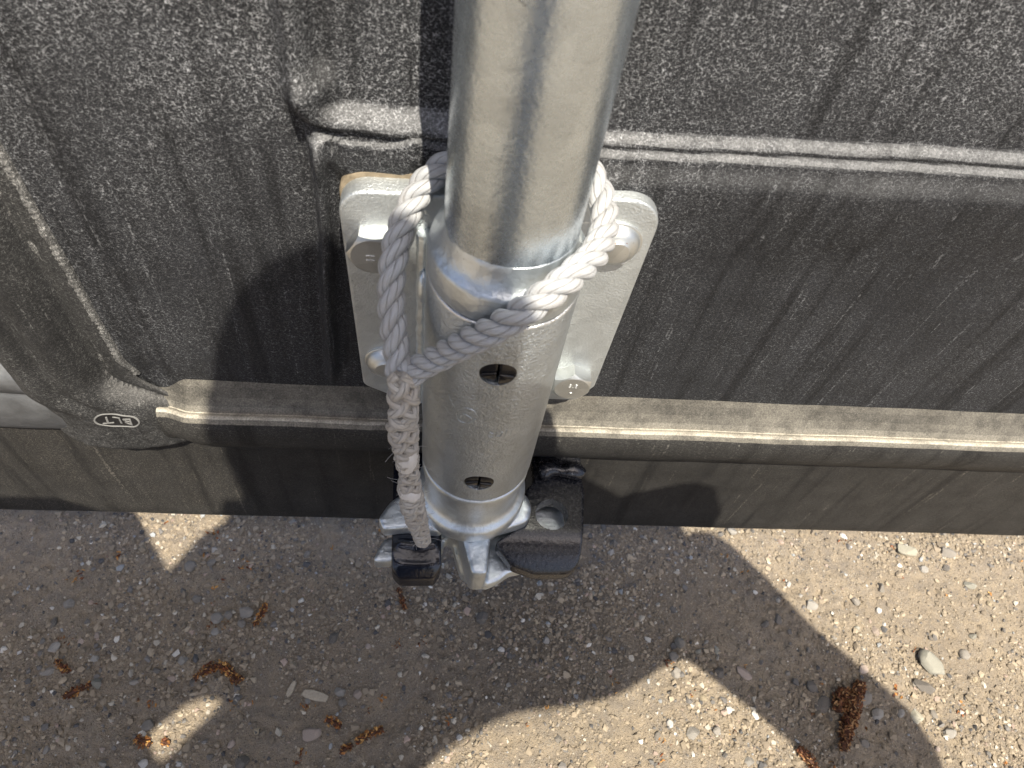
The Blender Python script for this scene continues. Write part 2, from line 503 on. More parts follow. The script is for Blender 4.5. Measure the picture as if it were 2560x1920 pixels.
GALV = mat_galv("galvanised_tube", (0.57, 0.635, 0.69), 0.22, 0.10, 0.42)
GALVB = mat_galv("galvanised_barrel", (0.56, 0.605, 0.635), 0.34, 0.5, 0.7)
GALVP = mat_galv("galvanised_plate", (0.58, 0.615, 0.625), 0.44, 0.24, 0.9, 0.8)
GALVC = mat_galv("galvanised_casting", (0.70, 0.755, 0.79), 0.36, 0.22, 0.35)
ZINC = mat_galv("zinc_bolt", (0.62, 0.635, 0.62), 0.38, 0.05, 0.6)
RIMM = mat_galv("worn_bright_rim", (0.74, 0.75, 0.75), 0.30, 0.16, 0.9)
BLACKP = mat_paint_worn("black_paint", 0.74)
BLACKW = mat_paint_worn("black_paint_rubbed", 0.62)
PLUG = mat_simple("black_plug_plastic", (0.006, 0.006, 0.008), 0.18, 0.1, 0.4, 0.05, 0.6, 0.5)
GASKET = mat_simple("stained_gasket", (0.22, 0.18, 0.125), 0.8, 0.35, 0.25, 0.3, 1.0, 0.3)
ROPE = mat_rope("rope_fibre", (0.385, 0.405, 0.425), 0.28)
ROPED = mat_rope("rope_fibre_soiled", (0.45, 0.425, 0.38), 0.7)
WHIP = mat_simple("melted_rope_end", (0.62, 0.60, 0.57), 0.5, 0.06, 0.3, 0.35, 0.5)
EMB = mat_simple("emblem_grey", (0.19, 0.19, 0.185), 0.55, 0.1, 1.0)
BLACKS = mat_simple("emblem_black", (0.012, 0.012, 0.013), 0.45, 0.1, 1.0)
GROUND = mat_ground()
GRAVEL = mat_attr("gravel_grains")
BUDM = mat_attr("bud_scales", 0.7, 0.2)
WOODM = mat_simple("weathered_wood", (0.40, 0.345, 0.26), 0.8, 0.2, 0.5, 0.4, 1.2, 0.3)

# ------------------------------------------------------------------ ground
def ground_h(x, y):
    h = 2.2 * vnoise(x / 70 + 9, y / 70 + 5, 1) + 1.3 * vnoise(x / 24 + 3, y / 24, 2) + 0.7 * vnoise(x / 9, y / 9, 3)
    rough = sst(-0.25, 0.5, vnoise(x / 60 + 40, y / 60 + 20, 4))
    h = h + (0.4 + 0.6 * rough) * (1.15 * vnoise(x / 4.6, y / 4.6, 5) + 0.95 * vnoise(x / 2.3, y / 2.3, 6))
    h = h + 2.0 * rough * np.maximum(0, vnoise(x / 13 + 7, y / 13, 8)) 
    return h

def make_ground():
    far = lambda a: np.concatenate([-np.geomspace(260000, 30, 34), [0]]) + a
    xs = np.concatenate([far(-400)[:-1], np.arange(-400, 560, 1.7), 560 + np.concatenate([[0], np.geomspace(30, 260000, 34)])])
    ys = np.concatenate([far(-190)[:-1], np.arange(-190, 210, 1.7), 210 + np.concatenate([[0], np.geomspace(30, 260000, 34)])])
    X, Y = np.meshgrid(xs, ys, indexing='ij')
    fade = sst(0, 400, np.maximum(np.maximum(-400 - X, X - 560), np.maximum(-190 - Y, Y - 210)))
    Z = ground_h(np.clip(X, -9e3, 9e3), np.clip(Y, -9e3, 9e3)) * (1 - fade)
    v = np.stack([X, Y, Z], -1).reshape(-1, 3)
    me = bpy.data.meshes.new("ground")
    me.from_pydata((v * S).tolist(), [], grid_faces(len(xs), len(ys)))
    finish(me, GROUND, True, None)
    o = bpy.data.objects.new("ground", me); link(o)
    tag(o, kind="structure")
make_ground()

# ------------------------------------------------------------------ black panel
panel = empty("black_panel", "weathered black plastic panel wall with moulded ribs and rail behind the pole", "panel", (0, 41, 53))

def panel_y(X, Z):
    """distance of the sheet's face from the wall plane, towards the viewer"""
    p = 0.9 * vnoise(X / 90, Z / 90, 21) + 0.5 * vnoise(X / 30 + 8, Z / 30, 22)
    # horizontal double ledge to the right of the pole
    z1 = 420.5 + 0.036 * (X - 37) + 0.5 * vnoise(X / 34, Z * 0, 23) + 0.15 * vnoise(X / 6, Z * 0, 24)
    z2 = z1 - 6.4 + 0.6 * vnoise(X / 28 + 4, Z * 0, 25)
    rt = sst(24, 34, X)
    st = -2.4 + 3.6 * sst(-0.4, 4.2, z1 - Z) - 0.8 * sst(4.2, 6.0, z1 - Z) + 2.6 * sst(-0.3, 2.6, z2 - Z) + 2.6 * sst(2.0, 16.0, z2 - Z) - 5.6 * sst(16, 70, z2 - Z)
    # broad lumpy bead to its left
    w = 1.7 * vnoise(X / 8.5 + 3, Z * 0, 26)
    z3 = 423.5 + w + 3.5 * sst(-60, -72, X)
    z4 = 410.5 + 1.6 * vnoise(X / 7 + 12, Z * 0, 27)
    bumps = np.exp(-((X + 36) / 7.5) ** 2) + 0.9 * np.exp(-((X + 68) / 5.5) ** 2)
    z4 = z4 + 3.2 * bumps
    bead = -2.4 + 4.6 * sst(0.0, 7.0, z3 - Z) + 1.6 * sst(5, 9, z3 - Z) - 2.2 * sst(9.0, 11.5, z3 - Z) + (1.4 + 2.2 * bumps) * sst(0, 1.8, z4 - Z) - (2.9 + 2.2 * bumps) * sst(8, 26, z4 - Z)
    inside = sst(-78, -73, X)
    led = bead * (1 - rt) + st * rt
    p = p + led * inside
    # soft vertical rib and lump at the corner of the recess
    p = p + 8.5 * np.exp(-((X + 75) / 4.6) ** 2) * sst(418, 430, Z) + 5.5 * np.exp(-((X + 71) / 8) ** 2 - ((Z - 428) / 9) ** 2)
    # fold running down beside the plate
    fx = -71 - 0.052 * (405 - Z) + 0.8 * vnoise(Z / 30, X * 0, 28)
    seg = sst(236, 244, Z) * sst(416, 404, Z)
    p = p + (5.6 * np.exp(-((X - fx) / 2.4) ** 2) - 3.0 * np.exp(-((X - fx - 6) / 3.2) ** 2) - 1.6 * np.exp(-((X - fx + 5) / 3.0) ** 2)) * seg
    p = p + 2.4 * np.exp(-((X + 66 + 0.05 * (405 - Z)) / 1.5) ** 2) * sst(360, 385, Z) * sst(409, 404, Z)
    # left sheet leans out a little towards the corner post
    p = p + 3.5 * sst(-120, -186, X)
    return p * sst(240, 266, Z)

def make_sheet():
    xs = np.concatenate([np.linspace(-900, -420, 10), np.arange(-240, 40, 1.15), np.arange(40, 300, 1.9), np.arange(300, 520, 6), np.linspace(540, 1500, 14)])
    zs = np.concatenate([np.arange(222, 470, 1.15), np.arange(470, 640, 4), np.linspace(650, 1500, 22)])
    X, Z = np.meshgrid(xs, zs, indexing='ij')
    Y = 38 - panel_y(X, Z)
    v = np.stack([X, Y, Z], -1).reshape(-1, 3)
    n = len(v)
    f = grid_faces(len(xs), len(zs))
    mesh_obj("panel_sheet", v, f, PANEL, panel, True, None)
make_sheet()

def make_post():
    """half-round corner post that swells into an elbow at the bottom"""
    zs = np.concatenate([np.linspace(1500, 460, 24), np.arange(455, 181, -1.5), np.linspace(181, 178.6, 7)])
    us = np.linspace(0, 1, 72)
    v = []
    for z in zs:
        e = float(sst(252, 214, z)); b = float(sst(190, 178.6, z))
        lean = 0.055 * max(0, min(z, 460) - 250)
        xl = -243.0 + 2.5 * e + lean * 0.1 + 16 * b * b; xv = -196.5 + 32.5 * e - lean * 0.25; xr = -184.0 + 21.5 * e - lean * 0.2 - 6 * b * b
        for u in us:
            x = xl + (xr - xl) * u
            if x < xv:
                t = (x - xl) / (xv - xl)
                h = 3.0 + (18.0 - 4.5 * e) * (max(0.0, math.sin(math.pi * min(1, t * 0.985 + 0.0075))) ** (0.62))
                h += (1.6 * math.exp(-((t - 0.30) / 0.13) ** 2) - 4.2 * math.exp(-((t - 0.56) / 0.11) ** 2)) * (1 - 0.7 * e)  # the groove is shaped in to imitate a thin shadow down the post
            else:
                t2 = (x - xv) / max(1e-6, xr - xv)
                h = 3.0 + 1.2 * math.sin(math.pi * t2) * (1 - e) - 1.0 * (t2 > 0.97)
            h += 1.0 * mnoise.noise((x / 14, z / 22, 0.3)) + 0.5 * mnoise.noise((x / 5, z / 7, 4.3)) * (0.4 + e)
            h *= (1 - b) ** 0.5 if b < 1 else 0
            v.append((x, 38 - h, z))
    fc = grid_faces(len(zs), len(us))
    o = mesh_obj("corner_post", v, fc, POSTM, panel, True, None)
    return o, BVHTree.FromPolygons([Vector(q) for q in v], fc)
post, POST_BVH = make_post()
def post_y(x, z):
    hit = POST_BVH.ray_cast(Vector((x, -200, z)), Vector((0, 1, 0)))
    return hit[0].y if hit[0] is not None else 24.0
# flange of the post: a crackled pale strip with a stitched edge
xs_ = np.array([-199.5, -197, -194, -191, -188, -186.2, -185.0, -184.0, -183.4])
ys_ = np.array([36.5, 35.2, 34.6, 34.4, 34.2, 33.4, 33.2, 34.0, 38.5])
zs_ = np.concatenate([np.arange(246, 460, 1.6), np.linspace(464, 1500, 24)])
v = []
for z in zs_:
    lean = 0.055 * max(0, min(z, 460) - 250); e = float(sst(262, 246, z))
    for x, y in zip(xs_, ys_):
        st_ = 0.55 * math.sin(z * 2.1) * (1 if -186.5 < x < -184.5 else 0)
        v.append((x - lean * 0.22 + 3 * e + 0.35 * mnoise.noise((z / 9, x, 0)), y + st_ + 0.5 * mnoise.noise((x / 4, z / 6, 2)) + 2.5 * e, z))
mesh_obj("post_flange", v, grid_faces(len(zs_), len(xs_)), FLANGEM, panel, True, None)

# emblem: raised oval ring and upside-down letters on the elbow
def emblem():
    g = Geo(); n = 56; cx, cz = -196.3, 221.0; a, b = 11.6, 7.6
    tl = -0.10
    def pt(t, k, y):
        x = a * k * math.cos(t); z = b * k * math.sin(t)
        return (cx + x * math.cos(tl) - z * math.sin(tl), y, cz + x * math.sin(tl) + z * math.cos(tl))
    rings = [[pt(2 * math.pi * i / n, k, 0) for i in range(n)] for k in (1.0, 0.985, 0.925, 0.905)]
    offs = (-0.6, 0.55, 0.55, -0.3)
    v = [(p[0], post_y(p[0], p[2]) - o_, p[2]) for r, o_ in zip(rings, offs) for p in r]; f = []
    for i in range(3):
        for k in range(n):
            k2 = (k + 1) % n; f.append((i * n + k, i * n + k2, (i + 1) * n + k2, (i + 1) * n + k))
    g.add(v, f); g.obj("emblem_ring", EMB, post)
    v = [(cx, post_y(cx, cz) - 0.14, cz)]; f = []
    for j, k in enumerate((0.25, 0.5, 0.72, 0.92)):
        for i in range(n):
            p = pt(2 * math.pi * i / n, k, 0); v.append((p[0], post_y(p[0], p[2]) - 0.14, p[2]))
    for i in range(n): f.append((0, 1 + i, 1 + (i + 1) % n))
    for j in range(3):
        for i in range(n):
            i2 = (i + 1) % n; f.append((1 + j * n + i, 1 + (j + 1) * n + i, 1 + (j + 1) * n + i2, 1 + j * n + i2))
    Geo().add(v, f).obj("emblem_ground", BLACKS, post)
    text_mesh("BLT", 8.6, (cx, 20.0, cz), EMB, post, "emblem_lettering", rot=math.pi + tl, squash=(1.12, 1.12), depth=0.7, surf=True)

def text_mesh(s, size, loc, mat, parent, name, rot=0.0, squash=(1, 1), depth=0.4, tilt=0.0, surf=False):
    cu = bpy.data.curves.new(name, 'FONT'); cu.body = s; cu.size = size; cu.align_x = 'CENTER'; cu.align_y = 'CENTER'
    cu.extrude = depth; cu.resolution_u = 3
    o = bpy.data.objects.new(name, cu); COL.objects.link(o)
    dg = bpy.context.evaluated_depsgraph_get(); dg.update()
    me = bpy.data.meshes.new_from_object(o.evaluated_get(dg))
    bpy.data.objects.remove(o); bpy.data.curves.remove(cu)
    v = np.array([q.co[:] for q in me.vertices]); f = [tuple(p.vertices) for p in me.polygons]
    v[:, 0] *= squash[0]; v[:, 1] *= squash[1]
    c, s_ = math.cos(rot), math.sin(rot)
    x = v[:, 0] * c - v[:, 1] * s_; z = v[:, 0] * s_ + v[:, 1] * c
    w = np.stack([loc[0] + x, loc[1] - v[:, 2] + tilt * z, loc[2] + z], 1)
    if surf: w[:, 1] = [post_y(q[0], q[2]) - (0.5 if t > 0 else -0.4) for q, t in zip(w, v[:, 2])]
    bpy.data.meshes.remove(me)
    return mesh_obj(name, w, f, mat, parent, False)
emblem()

def rail_part(name, x0, x1, prof_fn, mat, step=2.2):
    xs = np.arange(x0, x1 + 0.1, step)
    v = []
    np_ = None
    for x in xs:
        pr = prof_fn(x); np_ = len(pr)
        for (y, z) in pr: v.append((x, y, z))
    return mesh_obj(name, v, grid_faces(len(xs), np_), mat, panel, True, None)

def rail_prof(x):
    wv = 1.0 * mnoise.noise((x / 26, 2.0, 0)) * (1 if x < -30 else 0.25) + 0.5 * mnoise.noise((x / 7, 5.0, 0)) * (1 if x < -30 else 0.2)
    d = 0.004 * x if x < 0 else 0.008 * x
    d = max(-3, min(2.5, d))
    r = 4 + wv
    e = float(sst(-158, -172, x))     # the end tucks in under the elbow
    pts = [(41.0, 247), (38.6, 243), (36.0, 238.5), (33.0, 233.0), (30.2, 228.2), (28.0, 224.9), (27.2, 224.7), (25.8, 226.9 + 0.4 * wv), (24.0, 227.9 + 0.6 * wv), (22.4, 227.2 + 0.6 * wv), (20.7, 224.6 + 0.4 * wv),
           (19.4, 220), (19.2, 214), (19.8, 208), (21.2, 202), (23.4, 196.5), (25.6, 192.5), (27.2, 189), (28.0, 186.4), (29.2, 184.9), (31.5, 184.4), (36, 184.2), (42, 184.2)]
    return [(y + e * 4 + 0.5 * mnoise.noise((x / 40, z / 20, 7.7)), z + d - e * 1.5) for (y, z) in pts]
rail_part("bottom_rail", -176, 900, rail_prof, RAILM)

def grey_prof(x):
    pts = [(40, 255), (36, 252), (31, 250), (28.5, 247), (28, 240), (29.0, 234.2), (30.2, 233.2), (29.2, 232), (27, 226), (26, 214), (28, 202), (31, 194), (33, 190.2), (36, 189.4), (42, 189)]
    return [(y + 0.7 * mnoise.noise((x / 30, z / 14, 1.7)), z - 0.02 * (x + 250)) for (y, z) in pts]
rail_part("worn_grey_rail", -700, -228, grey_prof, GREYM, 4)

def make_skirt():
    xs = np.concatenate([np.arange(-800, -360, 20), np.arange(-360, 520, 4), np.arange(520, 940, 20)])
    prof = [(42.4, 196), (41.0, 184.5), (40.9, 150), (40.9, 110), (40.9, 70), (41.0, 55), (41.5, 53.6), (42.5, 53.0), (43.5, 53.6), (44, 55), (44, 196)]
    v = []
    for x in xs:
        for (y, z) in prof:
            n = 0.8 * mnoise.noise((x / 70, z / 50, 3.1)) if z > 56 else 0.35 * mnoise.noise((x / 70, 1.1, 3.1))
            v.append((x, y + n, z + (0.5 * mnoise.noise((x / 60, 8, 0)) if z < 60 else 0)))
    mesh_obj("skirt", v, grid_faces(len(xs), len(prof)), SKIRTM, panel, True, None)
make_skirt()

# ------------------------------------------------------------------ bracket
bracket = empty("pole_bracket", "galvanised steel bracket bolted to the black panel holding the pole in its barrel", "bracket", (0, 30, 255))
plate_c = [(-65.0, 393, 9), (62.5, 399, 9), (61.0, 268, 4), (55, 255, 6), (-49, 251, 6), (-61.5, 262, 5)]
plate_c = [(-65.2, 393.5, 12), (-22, 394.5, 4), (20, 398.0, 4), (63, 399.5, 14), (61.0, 269, 6), (53.5, 255.0, 6), (-47, 251.5, 8), (-61.6, 261, 6)]
g = Geo().prism(roundpoly(plate_c), 35.0, 26.4, 1.3, 'Y')
g.obj("back_plate", GALVP, bracket)
gk = [(x + (2.0 if x > 0 else -0.6), z + (2.6 if z > 330 else -0.8), r) for (x, z, r) in plate_c]
g = Geo().prism(roundpoly(gk), 41.5, 35.0, 1.0, 'Y')
g.obj("gasket", GASKET, bracket)

# barrel with two plug holes
prof = [(25.2, 384.2), (28.2, 384.4), (29.0, 383.9), (29.4, 382.9), (29.4, 300), (29.4, 244), (29.2, 242.2), (28.6, 241.2), (27.6, 240.8), (25.0, 240.8)]
n = 96
g = Geo(); v = []; f = []
for (r, z) in prof + [(25.0, 300), (25.2, 384.2)]:
    for k in range(n):
        a = 2 * math.pi * k / n; v.append((r * math.cos(a), r * math.sin(a), z))
R_ = len(prof) + 2
for i in range(R_ - 1):
    for k in range(n):
        k2 = (k + 1) % n; f.append((i * n + k, i * n + k2, (i + 1) * n + k2, (i + 1) * n + k))
g.add(v, f)
barrel = g.obj("barrel", GALVB, bracket)
bm = bmesh.new(); bm.from_mesh(barrel.data); bmesh.ops.remove_doubles(bm, verts=bm.verts, dist=1e-6); bmesh.ops.recalc_face_normals(bm, faces=bm.faces); bm.to_mesh(barrel.data); bm.free()
cut = Geo().lathe([(7.4, -20), (7.4, 20)], 28, (-0.2, -29, 356.2), 'Y').lathe([(7.4, -20), (7.4, 20)], 28, (-0.4, -29, 262.2), 'Y').obj("cut", None)
mo = barrel.modifiers.new("b", 'BOOLEAN'); mo.object = cut; mo.operation = 'DIFFERENCE'; mo.solver = 'EXACT'
bake(barrel); finish(barrel.data, GALVB, True, 35)
bpy.data.objects.remove(cut)
# bright worn lip round the barrel's mouth
g = Geo(); pts = [(28.9 * math.cos(a), 28.9 * math.sin(a), 383.9 + 0.25 * math.sin(a * 9)) for a in np.linspace(0, 2 * math.pi, 97)]
g.tube(pts, [0.75 + 0.18 * mnoise.noise((i * 0.35, 1, 1)) for i in range(97)], 8, False)
g.obj("barrel_lip", RIMM, bracket)
# neck that joins barrel and plate, with a weld lump on each side
neck = roundpoly([(-28.6, 2, 1), (28.6, 2, 1), (31.0, 26.8, 1), (-31.0, 26.8, 1)], 2)
Geo().prism(neck, 250.0, 378.0, 1.5, 'Z').obj("neck", GALVP, bracket)
for sx in (-1, 1):
    g = Geo(); g.ball((sx * 31.2, 21.0, 348), 1.0, 10, (3.2, 5.4, 9.5)); g.obj("weld_lump", GALVC, bracket)
    pts = [(sx * (31.6 + 0.7 * mnoise.noise((z * .2, 0, sx))), 24.6, z) for z in np.arange(252, 377, 2.0)]
    Geo().tube(pts, [2.6 + 0.5 * mnoise.noise((z * .15, 3, sx)) for z in np.arange(252, 377, 2.0)], 8).obj("weld_bead", GALVC, bracket)
# slotted black plugs
def plug(cx, cz):
    g = Geo(); R = 7.25
    for sx in (-1, 1):
        arc = [(cx + sx * 0.28, cz - R * 0.99)] + [(cx + sx * R * math.cos(t), cz + R * math.sin(t)) for t in np.linspace(math.radians(-78), math.radians(78), 15)] + [(cx + sx * 0.28, cz + R * 0.99)]
        g.prism(arc, -18, -28.7 - 0.35 * sx, 0.55, 'Y')
        # a proud rib across each half
        g.prism(roundpoly([(cx + sx * 0.5, cz - 2.9, 0.15), (cx + sx * 6.2, cz - 2.9, 0.4), (cx + sx * 6.5, cz - 0.4, 0.6), (cx + sx * 0.5, cz + 0.2, 0.15)], 3), -27, -29.5 - 0.35 * sx, 0.5, 'Y')
    g.lathe([(7.2, 0), (7.2, 4)], 28, (cx, -17, cz), 'Y')
    g.obj("plug", PLUG, bracket)
plug(-0.2, 356.2); plug(-0.4, 262.2)
# bolts
def hexbolt(cx, cz, AF, rot, mark, face=20.0, parent=bracket):
    base = 26.4; R = AF / math.sqrt(3)
    g = Geo()
    n = 72; v = []; f = []
    def hexr(a):
        q = (a - rot) % (math.pi / 3) - math.pi / 6
        return AF / 2 / math.cos(q)
    H = base - face
    rings = [(1.0, 0.0, None), (1.0, H - 1.9, None), (None, H - 0.4, 'ch'), (None, H, 'in'), (None, H - 0.05, 'c')]
    for i, (k, h, m_) in enumerate(rings):
        for j in range(n):
            a = 2 * math.pi * j / n
            r = hexr(a)
            hh = h
            if i == 1: hh = H - 0.35 - (r - AF / 2) * 0.85
            if m_ == 'ch': r = min(r, AF / 2 * 0.985); hh = H - 0.28
            if m_ == 'in': r = AF / 2 * 0.93; hh = H
            if m_ == 'c': r = 0.05
            v.append((cx + r * math.cos(a), base - hh, cz + r * math.sin(a)))
    for i in range(len(rings) - 1):
        for j in range(n):
            j2 = (j + 1) % n; f.append((i * n + j, i * n + j2, (i + 1) * n + j2, (i + 1) * n + j))
    g.add(v, f)
    o = g.obj("hex_bolt", ZINC, parent, True, 22)
    for (s, dx, dz, size, r) in mark:
        text_mesh(s, size, (cx + dx, face + 0.05, cz + dz), RIMM, o, "head_marking", rot=r, depth=0.28)
    return o
def domebolt(cx, cz, R, parent=bracket, marks=True):
    g = Geo()
    prof = [(R * 1.04, 0), (R * 1.04, 0.9), (R * 1.01, 1.2), (R * 0.965, 1.25), (R * 0.95, 1.9), (R * 0.90, 2.9), (R * 0.82, 4.2), (R * 0.68, 5.4), (R * 0.52, 6.2), (R * 0.5, 6.55), (R * 0.3, 6.9), (0.05, 7.05)]
    g.lathe(prof, 56, (cx, 26.4, cz), 'Y')
    o = g.obj("dome_bolt", ZINC, parent, True, 40)
    for k, (rr, a0, a1) in enumerate(((0.80, 200, 238), (0.70, 200, 232), (0.60, 212, 250), (0.80, 300, 330))):
        pts = []
        for t in np.linspace(math.radians(a0), math.radians(a1), 9):
            r = R * rr; y = 26.4 - np.interp(rr, [0.5, 0.68, 0.82, 0.92], [6.4, 5.5, 4.3, 2.9]) - 0.05
            pts.append((cx + r * math.cos(t), y, cz + r * math.sin(t)))
        Geo().tube(pts, 0.28, 6).obj("head_marking", RIMM, o)
    return o
hexbolt(-51.5, 366.5, 19.5, math.radians(0), [("H", -1.0, -0.8, 5.2, math.pi / 2)], 18.6)
hexbolt(46.4, 277.5, 19.0, math.radians(30), [("8.8", 0.4, 2.3, 4.4, 0.0), ("U", 0.2, -4.4, 3.0, math.pi)], 18.6)
domebolt(46.8, 376.0, 11.2)
domebolt(-48.6, 284.5, 10.6)
RUST = mat_simple("rust", (0.20, 0.075, 0.03), 0.9, 0.3, 1.5, 0.2, 2.0, 0.2)
g = Geo()
for dx, dz, r in ((-1.6, 5.0, 0.75), (-1.9, 3.6, 0.55), (-2.3, 2.6, 0.4), (3.4, 5.6, 0.25), (-4.0, 3.2, 0.22)):
    rr = math.hypot(dx, dz) / 11.2; y = 26.4 - float(np.interp(rr, [0.3, 0.52, 0.68, 0.82], [6.9, 6.2, 5.4, 4.2]))
    g.ball((46.8 + dx, y, 376 + dz), r, 6, (1, 0.25, 1.5))
g.obj("rust_spots", RUST, bracket)
# faint cast marks on the barrel's face
def on_barrel(pts, r=0.24, name="cast_mark"):
    q = []
    for (x, z) in pts:
        y = -math.sqrt(max(1, 29.45 ** 2 - x * x)); q.append((x, y, z))
    Geo().tube(q, r, 6).obj(name, GALVB, bracket)
on_barrel([(-10.5 + 4.2 * math.cos(t), 322 + 6.0 * math.sin(t) + 1.8 * math.cos(t)) for t in np.linspace(0.2, 5.9, 26)])
on_barrel([(-10.5 + 2.4 * math.cos(t), 320 + 2.6 * math.sin(t)) for t in np.linspace(-0.6, 3.6, 16)])
on_barrel([(-18.5, 331), (-17.5, 328), (-16.4, 325.5)])
for dx, pts in ((0, [(2.0, 311), (0.6, 312), (0.0, 310), (0.8, 308), (2.2, 308.6)]), (0, [(4.0, 312), (3.4, 309), (5.4, 308.2), (6.4, 311), (5.2, 312.4)]), (0, [(7.6, 308), (7.8, 312.8)])):
    on_barrel(pts)

# ------------------------------------------------------------------ pole
pole = empty("steel_pole", "tall round galvanised steel pole with a welded collar and a horned cam foot", "pole", (0, 0, 186))
prof = [(23.9, 399)] + [(24.0, z) for z in (404, 430, 500, 700, 1000, 1500, 2200)] + [(22, 2201)]
Geo().lathe(prof, 96).obj("tube", GALV, pole)
q = []
for t in np.linspace(0, 1, 22):
    a = math.radians(-134 + 26 * t); z = 506 - 8 * t + 0.8 * mnoise.noise((t * 9, 1, 1)); q.append((24.02 * math.cos(a), 24.02 * math.sin(a), z))
Geo().tube(q, [0.10 + 0.12 * abs(mnoise.noise((i * 0.7, 5, 2))) for i in range(22)], 6).obj("scratch", PLUG, pole)
prof = [(24.0, 385.3), (28.9, 385.3), (29.3, 385.8), (29.3, 392), (29.2, 397.5), (28.9, 398.6), (28.2, 399.3), (27.0, 400.4), (25.8, 402.2), (24.9, 404.6), (24.3, 407.4), (24.05, 410.5), (23.6, 411)]
n = 112; v = []; f = []
for i, (r, z) in enumerate(prof):
    for k in range(n):
        a = 2 * math.pi * k / n
        w = 0.5 * mnoise.noise((math.cos(a) * 3, math.sin(a) * 3, z * 0.12)) + 0.22 * mnoise.noise((math.cos(a) * 11, math.sin(a) * 11, z * 0.4))
        q = 1 if 5 <= i <= 11 else 0
        v.append(((r + w * q * 0.8) * math.cos(a), (r + w * q * 0.8) * math.sin(a), z + w * q * 0.9))
for i in range(len(prof) - 1):
    for k in range(n):
        k2 = (k + 1) % n; f.append((i * n + k, i * n + k2, (i + 1) * n + k2, (i + 1) * n + k))
Geo().add(v, f).obj("collar", GALVC, pole, True, 50)
prof = [(24.0, 239.2), (28.5, 239.2), (28.95, 238.8), (29.1, 236), (29.0, 231), (28.2, 224), (27.2, 216), (26.8, 211), (27.2, 206.8), (28.6, 204.2), (30.2, 203.0), (31.2, 201.6), (31.5, 199), (31.3, 193), (30.4, 189.2), (28.0, 187.2), (20, 186.6)]
Geo().lathe(prof, 96).obj("foot_ring", GALVC, pole, True, 50)

def voxel(name, geo, mat, parent, vox=0.8, smooth=6, fac=0.5, lump=0.0, angle=None):
    o = geo.obj(name, mat, parent, True, None)
    m1 = o.modifiers.new("r", 'REMESH'); m1.mode = 'VOXEL'; m1.voxel_size = vox * S; m1.use_smooth_shade = True
    m2 = o.modifiers.new("s", 'SMOOTH'); m2.iterations = smooth; m2.factor = fac
    bake(o)
    me = o.data
    if lump:
        nv = len(me.vertices); co = np.empty(nv * 3); me.vertices.foreach_get("co", co); co = co.reshape(-1, 3)
        no = np.empty(nv * 3); me.vertices.foreach_get("normal", no); no = no.reshape(-1, 3)
        h = np.array([mnoise.noise((c[0] / S / 5, c[1] / S / 5, c[2] / S / 5)) for c in co])
        co = co + no * (h * lump * S)[:, None]
        me.vertices.foreach_set("co", co.ravel()); me.update()
    finish(me, mat, True, angle)
    return o

g = Geo()
g.lathe([(22, 150), (22, 188)], 40)
g.prism(roundpoly([(-12, 4, 3), (-36, 1, 9), (-47, -7, 5), (-53, -17.5, 2.2), (-50, -25, 2.2), (-36, -23, 6), (-16, -25, 3)]), 180, 191)
g.prism(roundpoly([(10, 8, 3), (26, 5, 6), (34, 0, 5), (37, -9, 6), (34, -17, 5), (24, -21, 6), (8, -26, 3)]), 179.5, 191)
g.prism(roundpoly([(-14, -4, 3), (-40, -13, 8), (-51, -18, 6), (-57, -32.5, 2.0), (-47, -32, 3), (-30, -28, 5), (-14, -24, 3)]), 148, 160)
g.prism(roundpoly([(-7.5, -16, 2), (13, -16, 2), (10.2, -48.5, 2.2), (1.2, -48.5, 2.2)]), 158, 188)
g.prism(roundpoly([(-12, -10, 3), (-4, -38, 5), (3, -44, 4), (12, -45.5, 5), (20, -42, 5), (25, -37.5, 8), (41, -34, 10), (58, -31.5, 1.0), (63, -10, 6), (60, 14, 8), (36, 15, 8), (20, 2, 4)]), 149, 160)
voxel("cam_foot", g, GALVC, pole, 0.75, 48, 0.5, 0.22)

# ------------------------------------------------------------------ keepers
def droop(o, k, y0, span, amount):
    """bend the nose of a keeper down past y0"""
    oy = k.location.y / S
    for v in o.data.vertices:
        y = v.co.y / S + oy
        if y < y0:
            t = (y0 - y) / span
            v.co.z -= amount * (0.25 * t + 0.75 * t ** 2.2) * S
    o.data.update()
    ms = o.modifiers.new('s', 'SMOOTH'); ms.iterations = 12; ms.factor = 0.5
    mat = o.data.materials[0]; bake(o); finish(o.data, mat, True, None)
def keeper_right():
    k = empty("lock_keeper", "black painted keeper with a round hole, worn white along its fold", "keeper", (55, 41, 177), group="black keepers at the foot of the pole")
    g = Geo()
    g.prism(roundpoly([(39, 44, 1), (68.5, 44, 1), (68.5, 8, 3), (68.5, -24, 5), (66, -40, 9), (40, -40.5, 8), (26, -37, 8), (14.5, -26.5, 2.5), (26, -19, 4), (33, -15, 3), (34.5, 8, 4), (40, 14, 3)]), 170, 180.5)
    o = voxel("keeper_plate", g, BLACKP, k, 0.7, 14, 0.5)
    droop(o, k, -17.5, 20.0, 11.0)
    cut = Geo().lathe([(10.0, 100), (10.0, 220)], 40, (50.0, -8.0, 0)).obj("cut", None)
    mo = o.modifiers.new("b", 'BOOLEAN'); mo.object = cut; mo.operation = 'DIFFERENCE'; mo.solver = 'EXACT'
    bake(o); finish(o.data, BLACKP, True, 45); bpy.data.objects.remove(cut)
    g = Geo(); pts, _ = spline([(43, 17, 183), (50, 20, 185.5), (58, 18.5, 186), (65, 20, 185), (70.5, 17.5, 183)], 2)
    g.tube(pts, [4.6 + 1.2 * math.sin(i * 0.7) for i in range(len(pts))], 12); g.box(43, 70, 20, 43, 172, 185)
    voxel("weld_lip", g, BLACKW, k, 0.8, 16, 0.5, 0.4)
    return k
